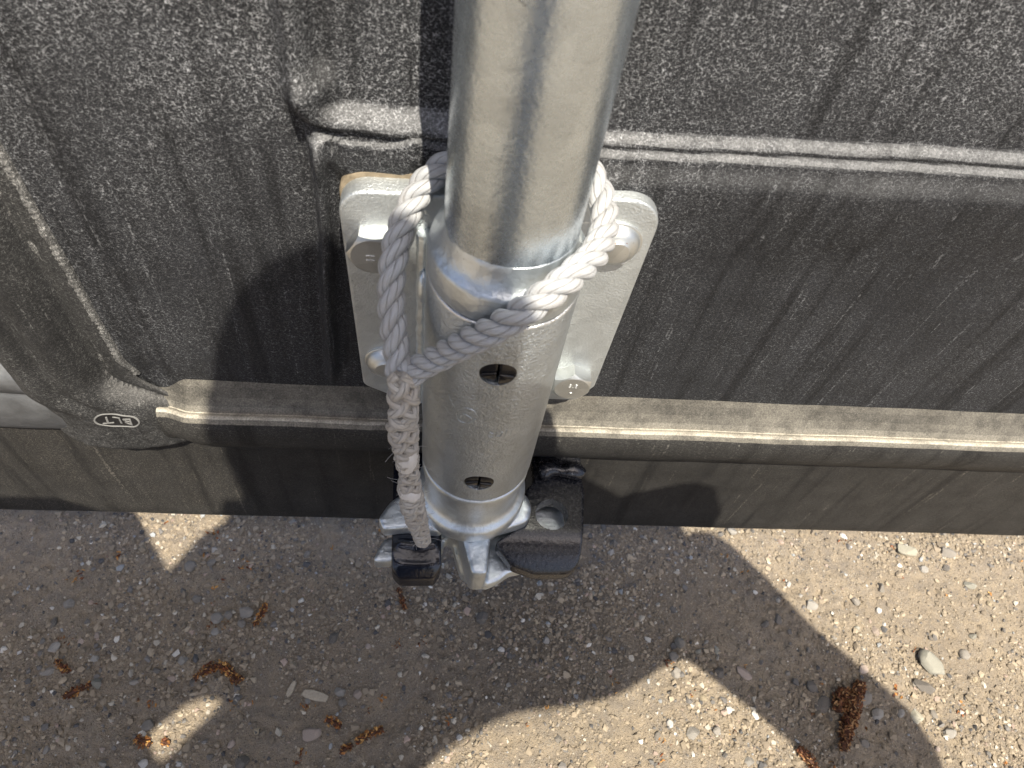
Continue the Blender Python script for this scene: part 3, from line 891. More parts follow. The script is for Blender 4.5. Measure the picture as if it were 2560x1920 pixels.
def keeper_left():
    k = empty("lock_keeper", "plain glossy black keeper under the rope's loose end", "keeper", (-31, 41, 177), group="black keepers at the foot of the pole")
    g = Geo()
    g.prism(roundpoly([(-48, 44, 1), (-18, 44, 1), (-17, 0, 3), (-15.5, -41, 4.5), (-19, -46, 3.5), (-39, -46.5, 4), (-44, -43, 4), (-46, 0, 3)]), 166, 180.5)
    pts, _ = spline([(-41, -28.5, 179.6), (-30, -29.5, 180.2), (-19, -28.5, 179.6)], 2); g.tube(pts, 3.0, 12)
    pts, _ = spline([(-41, -40.5, 178.4), (-30, -41.5, 178.8), (-19, -40.5, 178.4)], 2); g.tube(pts, 3.4, 12)
    o = voxel("keeper_plate", g, BLACKP_G, k, 0.7, 10, 0.5)
    droop(o, k, -33.0, 13.0, 9.0)
    return k
BLACKP_G = mat_simple("glossy_black_paint", (0.007, 0.008, 0.013), 0.16, 0.2, 0.3, 0.25, 0.35, 0.6)
keeper_right(); keeper_left()

# ------------------------------------------------------------------ rope
rope = empty("rope", "twisted grey white rope looped round the pole with a spliced hanging tail", "rope", (-37, -30, 345))

def strand_obj(name, pts, rad, mat, parent, n=14, flat=None):
    """tube with UVs: u round the strand, v along it"""
    g = Geo(); g.tube(pts, rad, n, True)
    o = g.obj(name, mat, parent, True, None)
    me = o.data; uv = me.uv_layers.new(name="UVMap")
    L = [0.0]
    for a, b in zip(pts, pts[1:]): L.append(L[-1] + (Vector(b) - Vector(a)).length)
    for p in me.polygons:
        vs = list(p.vertices)
        if len(vs) != 4: continue
        us = [q % n for q in vs]
        wrap = (0 in us and n - 1 in us)
        for li, q in zip(p.loop_indices, vs):
            u = q % n
            if wrap and u == 0: u = n
            i = min(q // n, len(L) - 1)
            uv.data[li].uv = (u / n + L[i] * 0.035, L[i] / 6.0)
    return o

def lay_rope(ctrl, R, pitch, mat, parent, phase=0.0, step=0.8, taper=None):
    pts, L = spline(ctrl, step)
    T, N, B = frames(pts)
    n = len(pts); a = 0.54 * R; b = 0.50 * R
    for k in range(3):
        q = []; rr = []
        for i in range(n):
            s = L * i / (n - 1)
            th = 2 * math.pi * s / pitch + phase + k * 2 * math.pi / 3
            j = 0.03 * R * mnoise.noise((s * 0.12, k * 3.1, 0.5))
            q.append(pts[i] + N[i] * ((a + j) * math.cos(th)) + B[i] * ((a + j) * math.sin(th)))
            rr.append(b * (1 + 0.05 * mnoise.noise((s * 0.2, k * 5.7, 2.5))))
        strand_obj("strand", q, rr, mat, parent)

loop = [(-38.6, -27.0, 350.5), (-39.5, -21.0, 354.5), (-41.2, -15.0, 363.3), (-42.4, -8.0, 371.4), (-42.2, 0.0, 380.8), (-40.3, 9.0, 389.5), (-35.9, 17.5, 398.1), (-29.5, 24.2, 404.7), (-21.0, 28.6, 409.5),
        (-4, 31.0, 414), (14, 30.0, 415.5), (27, 25.5, 413.5), (33.2, 17.0, 408.5), (34.0, 3.0, 406.0), (28.6, -11.5, 407.0), (23.5, -18.5, 407.6), (16.5, -26.4, 407.4), (5.2, -33.6, 402.0),
        (-3.9, -34.2, 391.7), (-13.5, -31.6, 378.6), (-23.2, -26.8, 362.5), (-31.5, -25.5, 352.0), (-36.5, -28.5, 346.5)]
lay_rope(loop, 5.3, 25.0, ROPE, rope, 0.4)

tail = [(-37.6, -27.5, 353.0), (-37.2, -30.5, 347), (-36.7, -33.0, 340.0), (-37.1, -35.0, 330), (-36.3, -37.0, 316.1), (-34.8, -38.0, 297.3), (-33.9, -39.0, 276.4), (-32.1, -40.0, 255.8), (-28.9, -41.0, 232.8), (-26.4, -42.0, 217.0)]
pts, L = spline(tail, 0.9)
T, N, B = frames(pts); n = len(pts)
def tailR(t):
    return float(np.interp(t, [0, 0.06, 0.16, 0.26, 0.36, 0.46, 0.56, 0.66, 0.80, 0.93, 1.0], [5.2, 6.0, 6.5, 6.0, 5.2, 4.6, 5.2, 5.9, 5.4, 4.5, 3.9]))
core = [p for p in pts]
strand_obj("splice_core", core, [tailR(i / (n - 1)) * 0.58 for i in range(n)], ROPED, rope, 14)
for hand in (1, -1):
    for k in range(3):
        q = []; rr = []
        for i in range(n):
            t = i / (n - 1); s = L * t; R = tailR(t)
            pitch = 25.0 - 4 * t
            th = hand * 2 * math.pi * s / pitch + k * 2 * math.pi / 3 + (0.5 if hand > 0 else 0)
            r = R * (0.64 + hand * 0.15 * math.sin(6 * math.pi * s / pitch + k) + 0.05 * mnoise.noise((s * 0.2, k, hand)))
            q.append(pts[i] + N[i] * (r * math.cos(th)) + B[i] * (r * math.sin(th)))
            rr.append(R * 0.34 * (1 + 0.16 * mnoise.noise((s * 0.25, k * 7, hand * 3))))
        strand_obj("spliced_strand", q, rr, ROPED if t > 0.2 else ROPE, rope, 12)
# smooth melted wrappings on the splice
def whipping(t0, t1, k, tilt):
    g = Geo(); rows = []
    i0, i1 = int(t0 * n), int(t1 * n)
    m_ = 26
    v = []; f = []
    for j, i in enumerate(range(i0, i1 + 1)):
        u = j / max(1, i1 - i0)
        R = tailR(i / (n - 1)) * (0.90 + 0.13 * math.sin(math.pi * u))
        for q in range(m_):
            a = 2 * math.pi * q / m_
            r = R * (1 + 0.07 * mnoise.noise((math.cos(a) * 1.5, math.sin(a) * 1.5, i * 0.11 + k))) * (0.90 + 0.10 * min(1, 6 * u, 6 * (1 - u)))
            sh = tilt * math.sin(a + 0.6)
            p = pts[i] + T[i] * (sh + 0.8 * mnoise.noise((math.cos(a) * 2, math.sin(a) * 2, k + (u > .5) * 5)))
            v.append(p + N[i] * (r * math.cos(a)) + B[i] * (r * math.sin(a)))
    for j in range(i1 - i0):
        for q in range(m_):
            q2 = (q + 1) % m_; f.append((j * m_ + q, j * m_ + q2, (j + 1) * m_ + q2, (j + 1) * m_ + q))
    g.add(v, f); g.obj("melted_wrapping", WHIP, rope, True, None)
whipping(0.33, 0.43, 1.0, 2.4); whipping(0.57, 0.635, 4.0, -3.0)
g = Geo(); g.ball((-26.4, -42.0, 217.6), 1.0, 10, (3.8, 3.8, 2.8)); voxel("cut_end", g, ROPED, rope, 0.6, 3, 0.5, 0.5)
g = Geo()
for k in range(46):
    i = random.randrange(int(n * .25), int(n * .98)); a = random.uniform(0, 6.28); R = tailR(i / (n - 1))
    d = N[i] * math.cos(a) + B[i] * math.sin(a); p = pts[i] + d * R * 0.85
    ln = random.uniform(2, 7); b_ = Vector((random.uniform(-1, 1), random.uniform(-1, 1), random.uniform(-1.4, .5))) * 0.8
    g.tube([p, p + d * ln * .4, p + d * ln * .75 + b_ * ln * .3, p + d * ln * .9 + b_ * ln * .8], 0.09, 5)
pl, Ll = spline(loop, 0.8); nl = len(pl)
for k in range(16):
    i = random.randrange(nl - 4); d = Vector((random.uniform(-1, 1), random.uniform(-1, .3), random.uniform(-1, 1))).normalized(); p = pl[i] + d * 4.2
    ln = random.uniform(1.5, 4.5); b_ = Vector((random.uniform(-1, 1), random.uniform(-1, 1), random.uniform(-1, 1)))
    g.tube([p, p + d * ln * .4, p + d * ln * .7 + b_ * ln * .3, p + d * ln * .75 + b_ * ln * .7], 0.07, 5)
o = g.obj("frayed_fibres", ROPE, rope); o["kind"] = "stuff"

# ------------------------------------------------------------------ stones
def stone_mesh(seed, flat=0.62, cuts=9, sub=3, rough=0.05):
    rg = random.Random(seed)
    bm = bmesh.new(); bmesh.ops.create_icosphere(bm, subdivisions=sub, radius=1.0)
    planes = []
    for _ in range(cuts):
        d = Vector((rg.gauss(0, 1), rg.gauss(0, 1), rg.gauss(0, 1))).normalized(); planes.append((d, rg.uniform(0.5, 0.86)))
    for v in bm.verts:
        c = v.co.copy()
        for d, h in planes:
            q = c.dot(d)
            if q > h: c -= d * (q - h) * 0.95
        c *= 1 + rough * 2 * mnoise.noise(c * 1.6 + Vector((seed, 0, 0))) + rough * mnoise.noise(c * 4 + Vector((0, seed, 0)))
        c.z *= flat
        v.co = c
    me = bpy.data.meshes.new("stone"); bm.to_mesh(me); bm.free()
    return me
STM = dict(
    grey=mat_stone("grey_stone", (0.20, 0.19, 0.175), (0.28, 0.26, 0.23)),
    light=mat_stone("light_stone", (0.29, 0.285, 0.27), (0.40, 0.38, 0.34)),
    dark=mat_stone("dark_stone", (0.085, 0.083, 0.082), (0.15, 0.143, 0.135)),
    pink=mat_stone("pinkish_stone", (0.36, 0.28, 0.235), (0.44, 0.37, 0.32)),
    pale=mat_stone("pale_stone", (0.44, 0.42, 0.32), (0.52, 0.50, 0.41), 1.2),
    green=mat_stone("greenish_stone", (0.22, 0.225, 0.195), (0.34, 0.34, 0.29)),
    white=mat_stone("white_stone", (0.60, 0.58, 0.54), (0.70, 0.68, 0.64)),
    tan=mat_stone("tan_stone", (0.38, 0.31, 0.20), (0.46, 0.39, 0.27)))
STONES = {}
def stone(name, x, y, w, d, rot, tone, seed, label, cat="stone", group=None, h=0.62, sink=0.28):
    key = (seed % 7, tone)
    if key not in STONES:
        me = stone_mesh(seed % 7 + 20, 1.0, 10, 3 if w > 6 else 2); finish(me, STM[tone], True, 32); STONES[key] = me
    o = bpy.data.objects.new(name, STONES[key])
    z = float(ground_h(np.array([x]), np.array([y]))[0])
    hh = min(w, d) * 0.5 * h
    o.scale = (w * 0.5 * S, d * 0.5 * S, hh * S)
    o.rotation_euler = (random.uniform(-.12, .12), random.uniform(-.12, .12), rot)
    o.location = Vector((x, y, z + hh * (1 - 2 * sink))) * S
    link(o); tag(o, label, cat, group)
    return o
K = 0.176                     # mm per unit of the sizes noted below
NAMED = [
 (402.6, 47.3, 120, 78, -0.15, 'pale', "pale yellow speckled stone in the sun just below the black skirt"),
 (440.8, 44.8, 92, 60, -0.4, 'grey', "grey stone right of the pale speckled one under the skirt"),
 (394.4, -51.7, 172, 104, -0.75, 'green', "largest stone, smooth grey green, lying on the sunlit dirt"),
 (380.2, -68.8, 130, 66, -0.35, 'dark', "dark jagged stone touching the largest grey green stone"),
 (333.9, -89.6, 62, 56, 0.2, 'light', "light grey stone right beside the long brown catkin"),
 (230.9, -58.7, 80, 46, -0.75, 'pink', "oblong pinkish stone ringed with bud scales in the shade band"),
 (181.4, -102.2, 66, 58, 0.5, 'light', "blue grey stone alone in the lower sunlit patch"),
 (389.6, -102.3, 58, 52, 0.3, 'light', "pale grey stone below the dark jagged stone, in full sun"),
 (299.5, -4.3, 70, 52, -0.3, 'light', "light grey stone in the sun near the edge of the shade band"),
 (425.8, -42.3, 62, 52, 1.0, 'grey', "wedge shaped grey stone right of the largest stone"),
 (454.3, 16.3, 80, 46, -0.2, 'green', "long greenish stone on the sunlit dirt below the skirt at far right"),
 (290.6, -82.7, 88, 72, 0.4, 'dark', "broad dark flat stone left of the double catkin"),
 (324.4, -76.0, 96, 76, 0.0, 'grey', "flat grey stone behind the light stone beside the long catkin"),
 (366.3, -91.3, 60, 66, 0.2, 'pale', "pale cream stone in the sun right of the shade band"),
 (-100.2, -101.0, 84, 64, 0.3, 'pink', "rough pinkish stone in the shade right of the curled catkin"),
 (-159.8, -15.9, 80, 56, -0.1, 'grey', "biggest rounded grey stone of the cluster among bud scales in the shade"),
 (-179.6, -20.5, 62, 54, 0.3, 'grey', "second grey stone of the cluster, left of its biggest"),
 (-198.0, -5.6, 54, 48, 0.1, 'grey', "round grey stone up left of the stone cluster"),
 (-291.4, -42.9, 54, 50, 0.4, 'light', "light blue grey stone near the left edge of the shaded dirt"),
 (-291.2, -59.1, 60, 36, 0.3, 'light', "flat light stone beside a small catkin piece at the left edge"),
 (-291.4, -10.5, 50, 46, 0.0, 'grey', "rounded grey stone at the left, highest of the left edge stones"),
 (-297.9, -24.5, 34, 64, -0.5, 'dark', "narrow black stone standing on edge at the left"),
 (-210.3, -119.4, 44, 38, 0.5, 'white', "small white stone at the bottom edge of the shaded dirt"),
 (-207.8, 20.1, 64, 56, 0.2, 'grey', "half buried stone at the tip of the sunlit triangle"),
]
for i, (x, y, w, d, r, tone, lab) in enumerate(NAMED):
    stone("stone", x, y, w * K, d * K, r, tone, i * 3 + 1, lab, h=0.8 if 'flat' not in lab else 0.5, sink=0.32)
PEB = [(180.7, -35.8, 50, 50, 'grey'), (175.2, -46.6, 55, 48, 'grey'), (210.3, -58.8, 50, 50, 'dark'), (256.1, -20.2, 50, 38, 'dark'), (267.0, -16.7, 60, 42, 'dark'), (284.9, -68.1, 58, 55, 'dark'),
 (284.3, 13.4, 38, 30, 'white'), (347.7, 59.1, 45, 30, 'white'), (414.4, 30.3, 50, 40, 'light'), (465.2, 0.0, 30, 30, 'tan'), (368.1, 11.8, 60, 40, 'grey'), (341.0, -0.7, 50, 40, 'grey'), (361.2, -6.4, 30, 40, 'white'),
 (199.8, -100.7, 45, 40, 'grey'), (192.9, -77.2, 32, 40, 'tan'), (164.4, -94.9, 45, 30, 'white'), (352.3, -24.9, 50, 36, 'pink'), (135.8, 47.5, 45, 50, 'dark'), (72.4, -34.9, 36, 36, 'light'), (332.9, -54.7, 40, 60, 'pink'),
 (-172.7, -18.3, 42, 42, 'grey'), (-161.8, -24.4, 40, 36, 'grey'), (-179.5, -30.1, 45, 36, 'light'), (-274.4, -37.8, 32, 30, 'pink'), (-261.3, -50.0, 44, 40, 'light'), (-193.7, 33.8, 30, 34, 'light'), (-193.4, 23.2, 44, 40, 'grey'),
 (-80.3, -80.9, 42, 42, 'grey'), (-154.2, -107.5, 36, 30, 'pink'), (-213.3, -94.6, 56, 50, 'grey'), (-198.3, -52.2, 44, 40, 'light'), (-215.5, -58.8, 40, 30, 'dark'), (-204.5, -64.3, 40, 30, 'pink'), (-119.7, 31.5, 36, 34, 'grey'),
 (-65.4, -40.3, 30, 28, 'pink'), (37.0, -42.2, 32, 28, 'white'), (5.7, -103.8, 30, 28, 'white'), (-144.2, -120.0, 60, 50, 'dark'), (-82.8, -72.9, 60, 50, 'grey')]
PLAB = dict(grey="small mid grey pebble loose on the packed dirt", light="small light grey pebble loose on the packed dirt", dark="small blackish pebble loose on the packed dirt", pink="small pinkish pebble loose on the packed dirt",
            white="small whitish pebble loose on the packed dirt", tan="small yellowish tan pebble loose on the packed dirt", pale="small pale pebble loose on the packed dirt", green="small greenish pebble loose on the packed dirt")
def place_of(x, y):
    xr = float(np.interp(-y, [-60, 67, 127], [209, 303, 380])); xl = float(np.interp(-y, [44, 50, 78, 126], [98, 172, 243, 283]))
    if x > xr: return "in the sun under the black skirt at right" if y > 15 else ("on the sunlit dirt at far right" if x > 400 else "on the sunlit dirt right of the shade band")
    if y < -50 and 12 < x < xl: return "in the sunlit patch at bottom centre"
    if x > 140: return "inside the slanting shade band at right"
    if x > -60: return "in the shade just below the pole's foot" if y > -60 else "in the shade well below the pole's foot"
    if -285 < x < -170 and y > 25: return "around the sunlit wedge below the skirt at left"
    if y > 10: return "in the shade close under the skirt at left"
    if x < -230: return "in the shade at the far left"
    return "in the shade by the curled catkin" if y > -85 else "in the shade near the bottom edge at left"
def pebble_label(x, y, w, tone):
    sz = "tiny" if w < 5.5 else ("small" if w < 8 else "larger")
    t = dict(grey="mid grey", light="light grey", dark="blackish", pink="pinkish", white="whitish", tan="yellowish tan", pale="pale", green="greenish")[tone]
    lab = sz + " " + t + " pebble " + place_of(x, y)
    return lab, lab.replace(" pebble ", " pebbles ")
taken = [(q[0], q[1], q[2] * K) for q in NAMED] + [(q[0], q[1], q[2] * K) for q in PEB]
for i, (x, y, w, d, tone) in enumerate(PEB):
    stone("pebble", x, y, w * K, d * K, random.uniform(0, 3), tone, i * 5 + 2, pebble_label(x, y, w * K, tone)[0], "pebble", pebble_label(x, y, w * K, tone)[1], h=0.9, sink=0.30)
def clump(x, y):
    return float(vnoise(np.array([x / 55 + 31.0]), np.array([y / 55 + 3.0]), 33)[0])
cnt = 0
while cnt < 105:
    x = random.uniform(-350, 520); y = random.uniform(-130, 75)
    if random.random() > 0.35 + 0.9 * max(0, clump(x, y)): continue
    w = min(11.0, 3.8 + random.expovariate(1 / 1.7))
    if any(math.hypot(x - a, y - b) < (w + c) * 0.5 for a, b, c in taken): continue
    tone = random.choices(['grey', 'light', 'dark', 'pink', 'white', 'tan', 'green'], [30, 22, 18, 9, 7, 8, 6])[0]
    taken.append((x, y, w)); cnt += 1
    stone("pebble", x, y, w, w * random.uniform(0.62, 1), random.uniform(0, 3.1), tone, random.randrange(99), pebble_label(x, y, w, tone)[0], "pebble", pebble_label(x, y, w, tone)[1], h=0.9, sink=0.32)

# fine gravel as one mass
def gravel():
    bm = bmesh.new(); bmesh.ops.create_icosphere(bm, subdivisions=1, radius=1.0)
    base = np.array([v.co[:] for v in bm.verts]); fc = np.array([[v.index for v in f.verts] for f in bm.faces]); bm.free()
    N_ = 46000
    x = RNG.uniform(-370, 540, N_ * 3); y = RNG.uniform(-145, 120, N_ * 3)
    dens = 0.25 + 0.75 * sst(-0.35, 0.55, vnoise(x / 48 + 13, y / 48 + 3, 31) + 0.4 * vnoise(x / 17, y / 17, 32)) + 0.5 * np.exp(-(((x - 75) / 110) ** 2 + ((y + 15) / 60) ** 2))
    keep = RNG.random(N_ * 3) < dens * 0.7
    x = x[keep][:N_]; y = y[keep][:N_]; k = len(x)
    r = np.clip(0.45 + RNG.exponential(0.48, k), 0.4, 3.2)
    z = ground_h(x, y) + r * 0.25
    V = base[None] * (1 + 0.32 * RNG.standard_normal((k, len(base), 1)).clip(-1.5, 1.5))
    V = V * r[:, None, None] * np.stack([np.ones(k), RNG.uniform(.65, 1, k), RNG.uniform(.45, .8, k)], 1)[:, None, :]
    a = RNG.uniform(0, 6.28, k); c, s_ = np.cos(a)[:, None], np.sin(a)[:, None]
    X = V[:, :, 0] * c - V[:, :, 1] * s_ + x[:, None]; Y = V[:, :, 0] * s_ + V[:, :, 1] * c + y[:, None]; Z = V[:, :, 2] + z[:, None]
    P = np.stack([X, Y, Z], -1).reshape(-1, 3) * S
    F = (fc[None] + (np.arange(k) * len(base))[:, None, None]).reshape(-1, 3)
    me = bpy.data.meshes.new("gravel"); me.from_pydata(P.tolist(), [], F.tolist())
    pal = np.array([(0.215, 0.177, 0.130), (0.27, 0.222, 0.16), (0.325, 0.27, 0.196), (0.15, 0.14, 0.128), (0.085, 0.083, 0.082), (0.42, 0.38, 0.31), (0.58, 0.55, 0.49), (0.35, 0.27, 0.22), (0.30, 0.31, 0.31)])
    ci = RNG.choice(len(pal), k, p=[.30, .30, .20, .08, .03, .05, .01, .02, .01])
    colr = pal[ci] * RNG.uniform(.8, 1.2, (k, 1)); ca = np.concatenate([colr, np.ones((k, 1))], 1)
    at = me.color_attributes.new("tone", 'FLOAT_COLOR', 'POINT')
    at.data.foreach_set("color", np.repeat(ca, len(base), 0).ravel())
    finish(me, GRAVEL, True, 30)
    o = bpy.data.objects.new("gravel", me); link(o)
    tag(o, "fine mixed gravel and grit strewn over the dirt", "gravel", kind="stuff")
gravel()

# ------------------------------------------------------------------ catkins, bud scales, wood chips
def flakes(centres, size, seed, tones, up=0.6):
    """little curled scales around the given centres -> verts, faces, colours"""
    rg = random.Random(seed); v = []; f = []; c = []
    for p in centres:
        p = Vector(p)
        d = Vector((rg.gauss(0, 1), rg.gauss(0, 1), rg.gauss(0.25, up))).normalized()
        e = d.cross(Vector((rg.gauss(0, 1), rg.gauss(0, 1), rg.gauss(0, 1)))).normalized(); g_ = d.cross(e)
        L = size * rg.uniform(.6, 1.25); W = L * rg.uniform(.35, .6); b = len(v)
        for (a, q, h) in ((-.5, 0, 0), (-.15, -.5, .12), (-.15, .5, .12), (.25, -.42, .28), (.25, .42, .28), (.6, 0, .5), (.0, 0, -.1), (.3, 0, .1)):
            v.append(p + d * (a * L) + e * (q * W) + g_ * (h * L * .5))
        f += [tuple(b + i for i in t) for t in ((0, 1, 6), (0, 6, 2), (1, 3, 7, 6), (6, 7, 4, 2), (3, 5, 7), (7, 5, 4))]
        t = rg.choice(tones); k = rg.uniform(.7, 1.25)
        c += [(t[0] * k, t[1] * k, t[2] * k, 1)] * 8
    return v, f, c
ORANGE = [(0.42, 0.20, 0.055), (0.33, 0.14, 0.04), (0.22, 0.075, 0.025), (0.50, 0.28, 0.09), (0.12, 0.04, 0.02)]
BROWN = [(0.20, 0.085, 0.035), (0.14, 0.05, 0.022), (0.30, 0.15, 0.06), (0.09, 0.03, 0.016), (0.38, 0.22, 0.10)]
def litter_obj(name, v, f, c, label, cat, group=None, loc=(0, 0, 0)):
    me = bpy.data.meshes.new(name)
    P = (np.array([tuple(q) for q in v]) - np.array(loc)) * S
    me.from_pydata(P.tolist(), [], f)
    at = me.color_attributes.new("tone", 'FLOAT_COLOR', 'POINT'); at.data.foreach_set("color", np.array(c).ravel())
    finish(me, BUDM, True, 40)
    o = bpy.data.objects.new(name, me); o.location = Vector(loc) * S; link(o); tag(o, label, cat, group)
    return o
def catkin(path, width, tones, label, seed, dens=5.0, size=2.6):
    P = [(x, y, float(ground_h(np.array([x]), np.array([y]))[0]) + width * 0.40) for (x, y) in path]
    pts, L = spline(P, 0.6); rg = random.Random(seed); cs = []
    for k in range(int(L * dens * width / 6)):
        i = rg.random(); p = pts[int(i * (len(pts) - 1))]; w = width * 0.5 * (0.55 + 0.45 * math.sin(math.pi * min(1, max(0, 0.08 + i * 0.9))))
        a = rg.uniform(0, 6.28); r = w * math.sqrt(rg.uniform(.25, 1))
        t = (pts[min(len(pts) - 1, int(i * (len(pts) - 1)) + 1)] - p); t = t.normalized() if t.length else Vector((1, 0, 0)); nn = Vector((-t.y, t.x, 0))
        cs.append(p + nn * (r * math.cos(a)) + Vector((0, 0, r * 0.8 * math.sin(a))))
    v, f, c = flakes(cs, size, seed, tones)
    # dark stem along the middle
    g = Geo(); g.tube(pts[::4] + [pts[-1]], width * 0.22, 7); b = len(v)
    v += [Vector(q) for q in g.v]; f += [tuple(i + b for i in q) for q in g.f]; c += [(0.07, 0.03, 0.016, 1)] * len(g.v)
    return litter_obj("catkin", v, f, c, label, "catkin", loc=P[0])
catkin([(-187.3, -65.1), (-179.7, -58.3), (-172.0, -55.6), (-162.9, -60.2), (-158.4, -66.6), (-153.8, -63.1)], 8.0, ORANGE, "orange brown catkin curled into an arch on the shaded dirt", 1)
catkin([(-274.0, -77.0), (-267.3, -73.5), (-257.7, -68.5)], 7.0, ORANGE, "crushed flat catkin near the left edge of the dirt", 2, 4)
catkin([(-286.1, -52.6), (-275.9, -60.3)], 6.5, ORANGE, "short catkin stub beside a flat light stone at the left", 3, 4)
catkin([(-67.9, -106.5), (-60.0, -102.7), (-49.7, -98.2)], 7.0, ORANGE, "straight broken catkin on the dirt right of the rough pinkish stone", 4, 4)
catkin([(-90.7, -91.9), (-79.5, -96.8)], 7.5, ORANGE, "tangled catkin tuft above the rough pinkish stone", 5, 4)
catkin([(-78.6, -113.1), (-70.1, -108.7)], 6.5, ORANGE, "spidery catkin scrap under the straight broken catkin", 6, 3.5)
catkin([(-218.9, -103.5), (-208.5, -108.2)], 8.0, ORANGE, "loose catkin tuft left of the sunlit quadrilateral, near the bottom edge", 7, 4)
catkin([(-201.4, -105.8), (-195.6, -107.3)], 6.0, ORANGE, "small round catkin clump right of a loose tuft near the bottom edge", 8, 5)
catkin([(-45.8, 5.0), (-42.2, -3.3), (-38.9, -12.5)], 5.0, BROWN, "thin dark catkin lying below the glossy black keeper", 9, 5)
catkin([(-152.2, -25.5), (-148.3, -17.5), (-146.3, -8.5)], 6.0, ORANGE, "ragged catkin right of the grey stone cluster", 10, 4)
catkin([(325.4, -66.3), (313.1, -82.8), (303.6, -97.8), (295.9, -114.8)], 12.5, BROWN, "long dark brown catkin half in sun, longest on the dirt", 11, 5.5, 3.4)
catkin([(311.2, -71.6), (303.1, -79.3), (297.9, -87.8)], 12.0, BROWN, "fat short catkin pressed against the longest catkin", 12, 5.5, 3.4)
catkin([(262.0, -112.6), (268.6, -121.2), (273.0, -130.0)], 9.0, BROWN, "dark catkin cut off by the bottom edge left of the longest one", 13, 6)
FR = [(-165.3, 20.9), (-184.8, 6.5), (-197.7, 49.5), (-158.3, 49.5), (-200.5, 27.9), (-185.3, -9.1), (-183.4, -25.0), (-173.2, -27.5), (-101.1, 37.9), (-271.5, -10.3), (-293.8, 11.9), (-264.9, 28.4), (-178.4, 34.2), (-286.2, -36.2), (-223.3, -79.3),
 (-214.9, -81.6), (-144.8, -79.3), (-155.7, -81.7), (-108.3, -82.5), (-61.6, -84.1), (-106.5, -119.5), (-104.2, -113.0), (-2.2, -92.1), (-13.3, -63.8), (-44.4, -39.3), (-23.3, -34.8), (-236.3, 56.5), (-64.0, 55.0), (-105.9, -81.7), (-53.6, -79.3),
 (171.6, -51.9), (233.4, 38.2), (294.1, -66.4), (356.1, -72.4), (383.3, -39.8), (382.4, -62.6), (369.0, -75.0), (510.7, 38.7), (321.1, -99.5), (231.6, -52.5), (390.7, 48.1), (345.3, 54.7), (281.1, 17.4), (249.3, 24.0), (286.4, -87.8), (304.1, -106.0),
 (405.6, -86.3), (427.3, -124.6), (157.4, -106.9), (213.4, -100.8), (153.9, -119.3), (125.2, -66.8), (183.7, -76.8), (282.4, -88.6), (468.6, 8.3), (426.1, 5.6), (392.8, 21.5), (287.0, -123.4), (54.7, -97.0), (71.0, -83.4), (200.4, -86.8)]
def bud_word(k): return "a couple of" if k <= 3 else ("a pinch of" if k <= 5 else "a scatter of")
for i, (x, y) in enumerate(FR):
    rg = random.Random(i + 300); k = rg.choice([2, 3, 5, 7, 9]); sp = 0.7 + 0.45 * k
    cs = []
    for _ in range(k):
        px, py = x + rg.gauss(0, sp * .6), y + rg.gauss(0, sp * .6)
        cs.append((px, py, float(ground_h(np.array([px]), np.array([py]))[0]) + rg.uniform(.5, 1.5)))
    v, f, c = flakes(cs, rg.uniform(2.2, 3.6), i, ORANGE, 0.3)
    litter_obj("bud_scales", v, f, c, bud_word(k) + " orange brown bud scales " + place_of(x, y), "bud scales", bud_word(k) + " bud scales " + place_of(x, y), (x, y, 0))
def chip(x, y, L, W, rot, label, seed):
    rg = random.Random(seed); z = float(ground_h(np.array([x]), np.array([y]))[0])
    top = [(-.5, -.2), (-.42, .35), (-.1, .5), (.3, .42), (.5, .25), (.47, -.35), (.1, -.5), (-.3, -.45)]
    poly = [(a * L + rg.uniform(-.3, .3), b * W) for a, b in top]
    poly = [(x + a * math.cos(rot) - b * math.sin(rot), y + a * math.sin(rot) + b * math.cos(rot)) for a, b in poly]
    o = Geo().prism(poly, z - 0.6, z + 2.0, 0.5, 'Z').obj("wood_chip", WOODM, None, True, 40, (x, y, z))
    tag(o, label, "wood chip", "wood chips on the shaded dirt")
chip(-118.5, -71.0, 12.0, 4.2, 1.2, "small narrow pale wood chip on the shaded dirt", 1)
chip(-101.0, -75.5, 20.0, 7.0, -0.22, "larger broad wood splinter right of the narrow chip", 2)

# ------------------------------------------------------------------ the photographer, crouching behind the camera, and the phone
def sp(sx, sy, z):
    """point at height z whose shadow falls on the ground at (sx, sy)"""
    return (sx - LX * z, sy - LY * z, z)
def skin(name, chains, mat, parent, sub=1):
    """chains: lists of (point, radius); chains share a joint when their points coincide"""
    V = []; E = []; Rr = []
    idx = {}
    for ch in chains:
        prev = None
        for (p, r) in ch:
            key = tuple(round(q, 1) for q in p)
            if key not in idx:
                idx[key] = len(V); V.append(Vector(p) * S - Vector(parent.location)); Rr.append(r * S)
            i = idx[key]
            if prev is not None and prev != i: E.append((prev, i))
            prev = i
    me = bpy.data.meshes.new(name); me.from_pydata(V, E, [])
    o = bpy.data.objects.new(name, me); link(o, parent)
    mo = o.modifiers.new("skin", 'SKIN')
    for i, q in enumerate(o.data.skin_vertices[0].data):
        q.radius = (Rr[i], Rr[i]); q.use_root = (i == 0)
    ms = o.modifiers.new("sub", 'SUBSURF'); ms.levels = sub; ms.render_levels = sub
    bpy.context.view_layer.update()
    bake(o); finish(o.data, mat, True, None)
    return o

